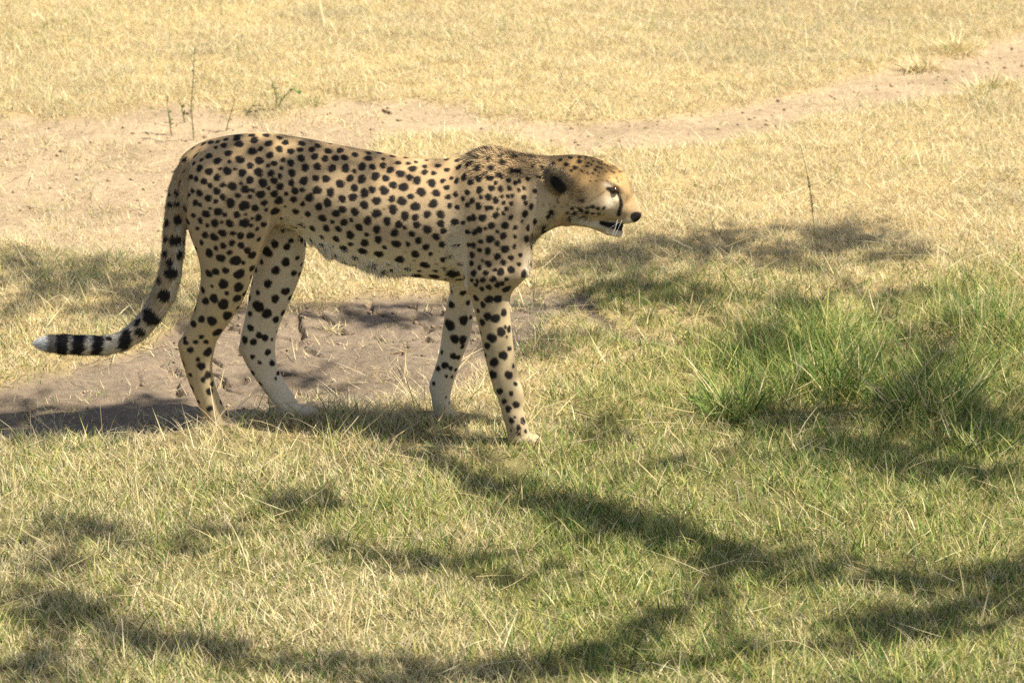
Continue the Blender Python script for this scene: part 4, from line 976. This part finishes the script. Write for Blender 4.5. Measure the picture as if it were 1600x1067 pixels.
def shade_density(x, y):
    u, v, _ = project(x, y, 0 * x)
    wob = (fbm(x * 4, y * 4, 151) - .5)
    m = blobs(u + wob * 60, v + (fbm(x * 4 + 9, y * 4, 152) - .5) * 26, SHADE)
    uu = u + (fbm(x * 9, y * 9, 157) - .5) * 40; vv = v + (fbm(x * 9 + 4, y * 9, 158) - .5) * 26
    for pts, wd_, s_ in STROKES:
        best = np.full(u.shape, 1e3)
        for (p, q) in zip(pts[:-1], pts[1:]):
            ab = np.array(q, float) - p; t = np.clip(((uu - p[0]) * ab[0] + (vv - p[1]) * ab[1]) / (ab @ ab), 0, 1)
            best = np.minimum(best, np.hypot((uu - p[0] - t * ab[0]), (vv - p[1] - t * ab[1])))
        m = np.maximum(m, s_ * np.exp(-(best / wd_) ** 2.4) * (.45 + .55 * sstep(.32, .58, fbm(x * 6, y * 6, 159, 3))))
    inside = (u > -20) & (u < 1620) & (v < 1080)
    outside = sstep(.46, .62, fbm(x * 1.1, y * 1.1, 153, 3)) * .75 * (v > 380)
    return np.where(inside, m, np.where(v > 1060, outside, outside))
nL = 330000
lx = rng.uniform(-2.6, 3.4, nL); ly = rng.uniform(4.2, 11.6, nL)
dn = shade_density(lx, ly)
k = rng.random(nL) < np.clip(-np.log(1 - np.clip(dn, 0, .93)) / 2.6, 0, 1) * .75
lx, ly = lx[k], ly[k]
# thin the crown where the cheetah's own shadow falls, so that the sun reaches its coat
t_ = CV[:, 2] / S[2]; fx_ = CV[:, 0] - S[0] * t_; fy_ = CV[:, 1] - S[1] * t_
foot = np.zeros((140, 110), bool)
ci = ((fx_ + 2.4) / .025).astype(int); cj = ((fy_ - 7.2) / .025).astype(int)
foot[np.clip(ci, 0, 139), np.clip(cj, 0, 109)] = True
for ax_ in (0, 1):
    for _ in range(2): foot = foot | np.roll(foot, 1, ax_) | np.roll(foot, -1, ax_)
li_ = ((lx + 2.4) / .025).astype(int); lj_ = ((ly - 7.2) / .025).astype(int)
ins = (li_ >= 0) & (li_ < 140) & (lj_ >= 0) & (lj_ < 110)
hit = np.zeros(len(lx), bool); hit[ins] = foot[li_[ins], lj_[ins]]
k = ~hit | (rng.random(len(lx)) < np.where(lx > -.62, .40, .55))
lx, ly = lx[k], ly[k]; n = len(lx)
hgt = 3.7 + 1.1 * fbm(lx * .8, ly * .8, 155, 2) + rng.normal(0, .10, n)
LP = np.stack([lx, ly, 0 * lx], 1) + S[None] * (hgt / S[2])[:, None]
tree = new_obj('acacia_tree', None)
tag(tree, 'spreading acacia tree whose feathery crown casts the dappled shade over the grass', 'tree')
# leaflets: small bent quads
d1 = rng.normal(0, 1, (n, 3)); d1[:, 2] *= .35; d1 /= np.linalg.norm(d1, axis=1)[:, None]
d2 = np.cross(d1, rng.normal(0, 1, (n, 3)) * .5 + np.array([0, 0, 1.])); d2 /= np.linalg.norm(d2, axis=1)[:, None]
la = rng.uniform(.028, .048, n)[:, None]; lb = rng.uniform(.013, .020, n)[:, None]
V = np.stack([LP - d1 * la, LP + d2 * lb, LP + d1 * la, LP - d2 * lb], 1).reshape(-1, 3)
Qd = np.arange(4 * n).reshape(-1, 4)
C = np.repeat(np.array([[.075, .115, .03]]) * rng.uniform(.6, 1.4, (n, 1)), 4, 0)
tag(new_obj('crown', mesh_np('crown', V, [Qd], C), M_LEAF, tree), kind='stuff')
print('leaflets', n)
bark = plain('acacia_bark', (.16, .12, .085), .9, .15, 14)
TX, TY = 5.6, 8.3
tz = float(ground_z(np.array([TX]), np.array([TY]))[0])
trunk_pts = [np.array([TX, TY, tz - .1]), np.array([TX - .05, TY, .8]), np.array([TX - .15, TY - .1, 1.7]), np.array([TX - .35, TY - .12, 2.5])]
V, F = tube(trunk_pts, .24, .16, 12); new_obj('trunk', mesh_np('trunk', V, [F], None, True), bark, tree)
top = trunk_pts[-1]
# limbs and branches: a spanning tree through the leaf clumps, thicker towards the trunk
cents = [top]
for i in rng.permutation(n)[:4000]:
    if all(np.linalg.norm(LP[i] - q) > .42 for q in cents): cents.append(LP[i] - np.array([0, 0, .06]))
cents = np.array(cents); m = len(cents)
inT = np.zeros(m, bool); inT[0] = True; par = np.zeros(m, int); dist = np.linalg.norm(cents - cents[0], axis=1); depth = dist.copy()
pl = np.zeros(m)
order = []
for _ in range(m - 1):
    j = int(np.where(inT, 1e9, dist).argmin()); inT[j] = True; order.append(j); pl[j] = pl[par[j]] + np.linalg.norm(cents[j] - cents[par[j]])
    nd = np.linalg.norm(cents - cents[j], axis=1) + .12 * pl[j]
    b_ = (~inT) & (nd < dist); dist[b_] = nd[b_]; par[b_] = j
size = np.ones(m)
for j in order[::-1]: size[par[j]] += size[j]
for j in order:
    ra = .0036 * size[j] ** .42 + .002; 
    q = [cents[par[j]], cents[par[j]] * .6 + cents[j] * .4 + rng.normal(0, .03, 3), cents[j] + 0]
    V, F = tube(q, ra * 1.1, ra * .85, 6); new_obj('limb' if size[j] > 12 else 'branch', mesh_np('branch', V, [F], None, True), bark, tree)
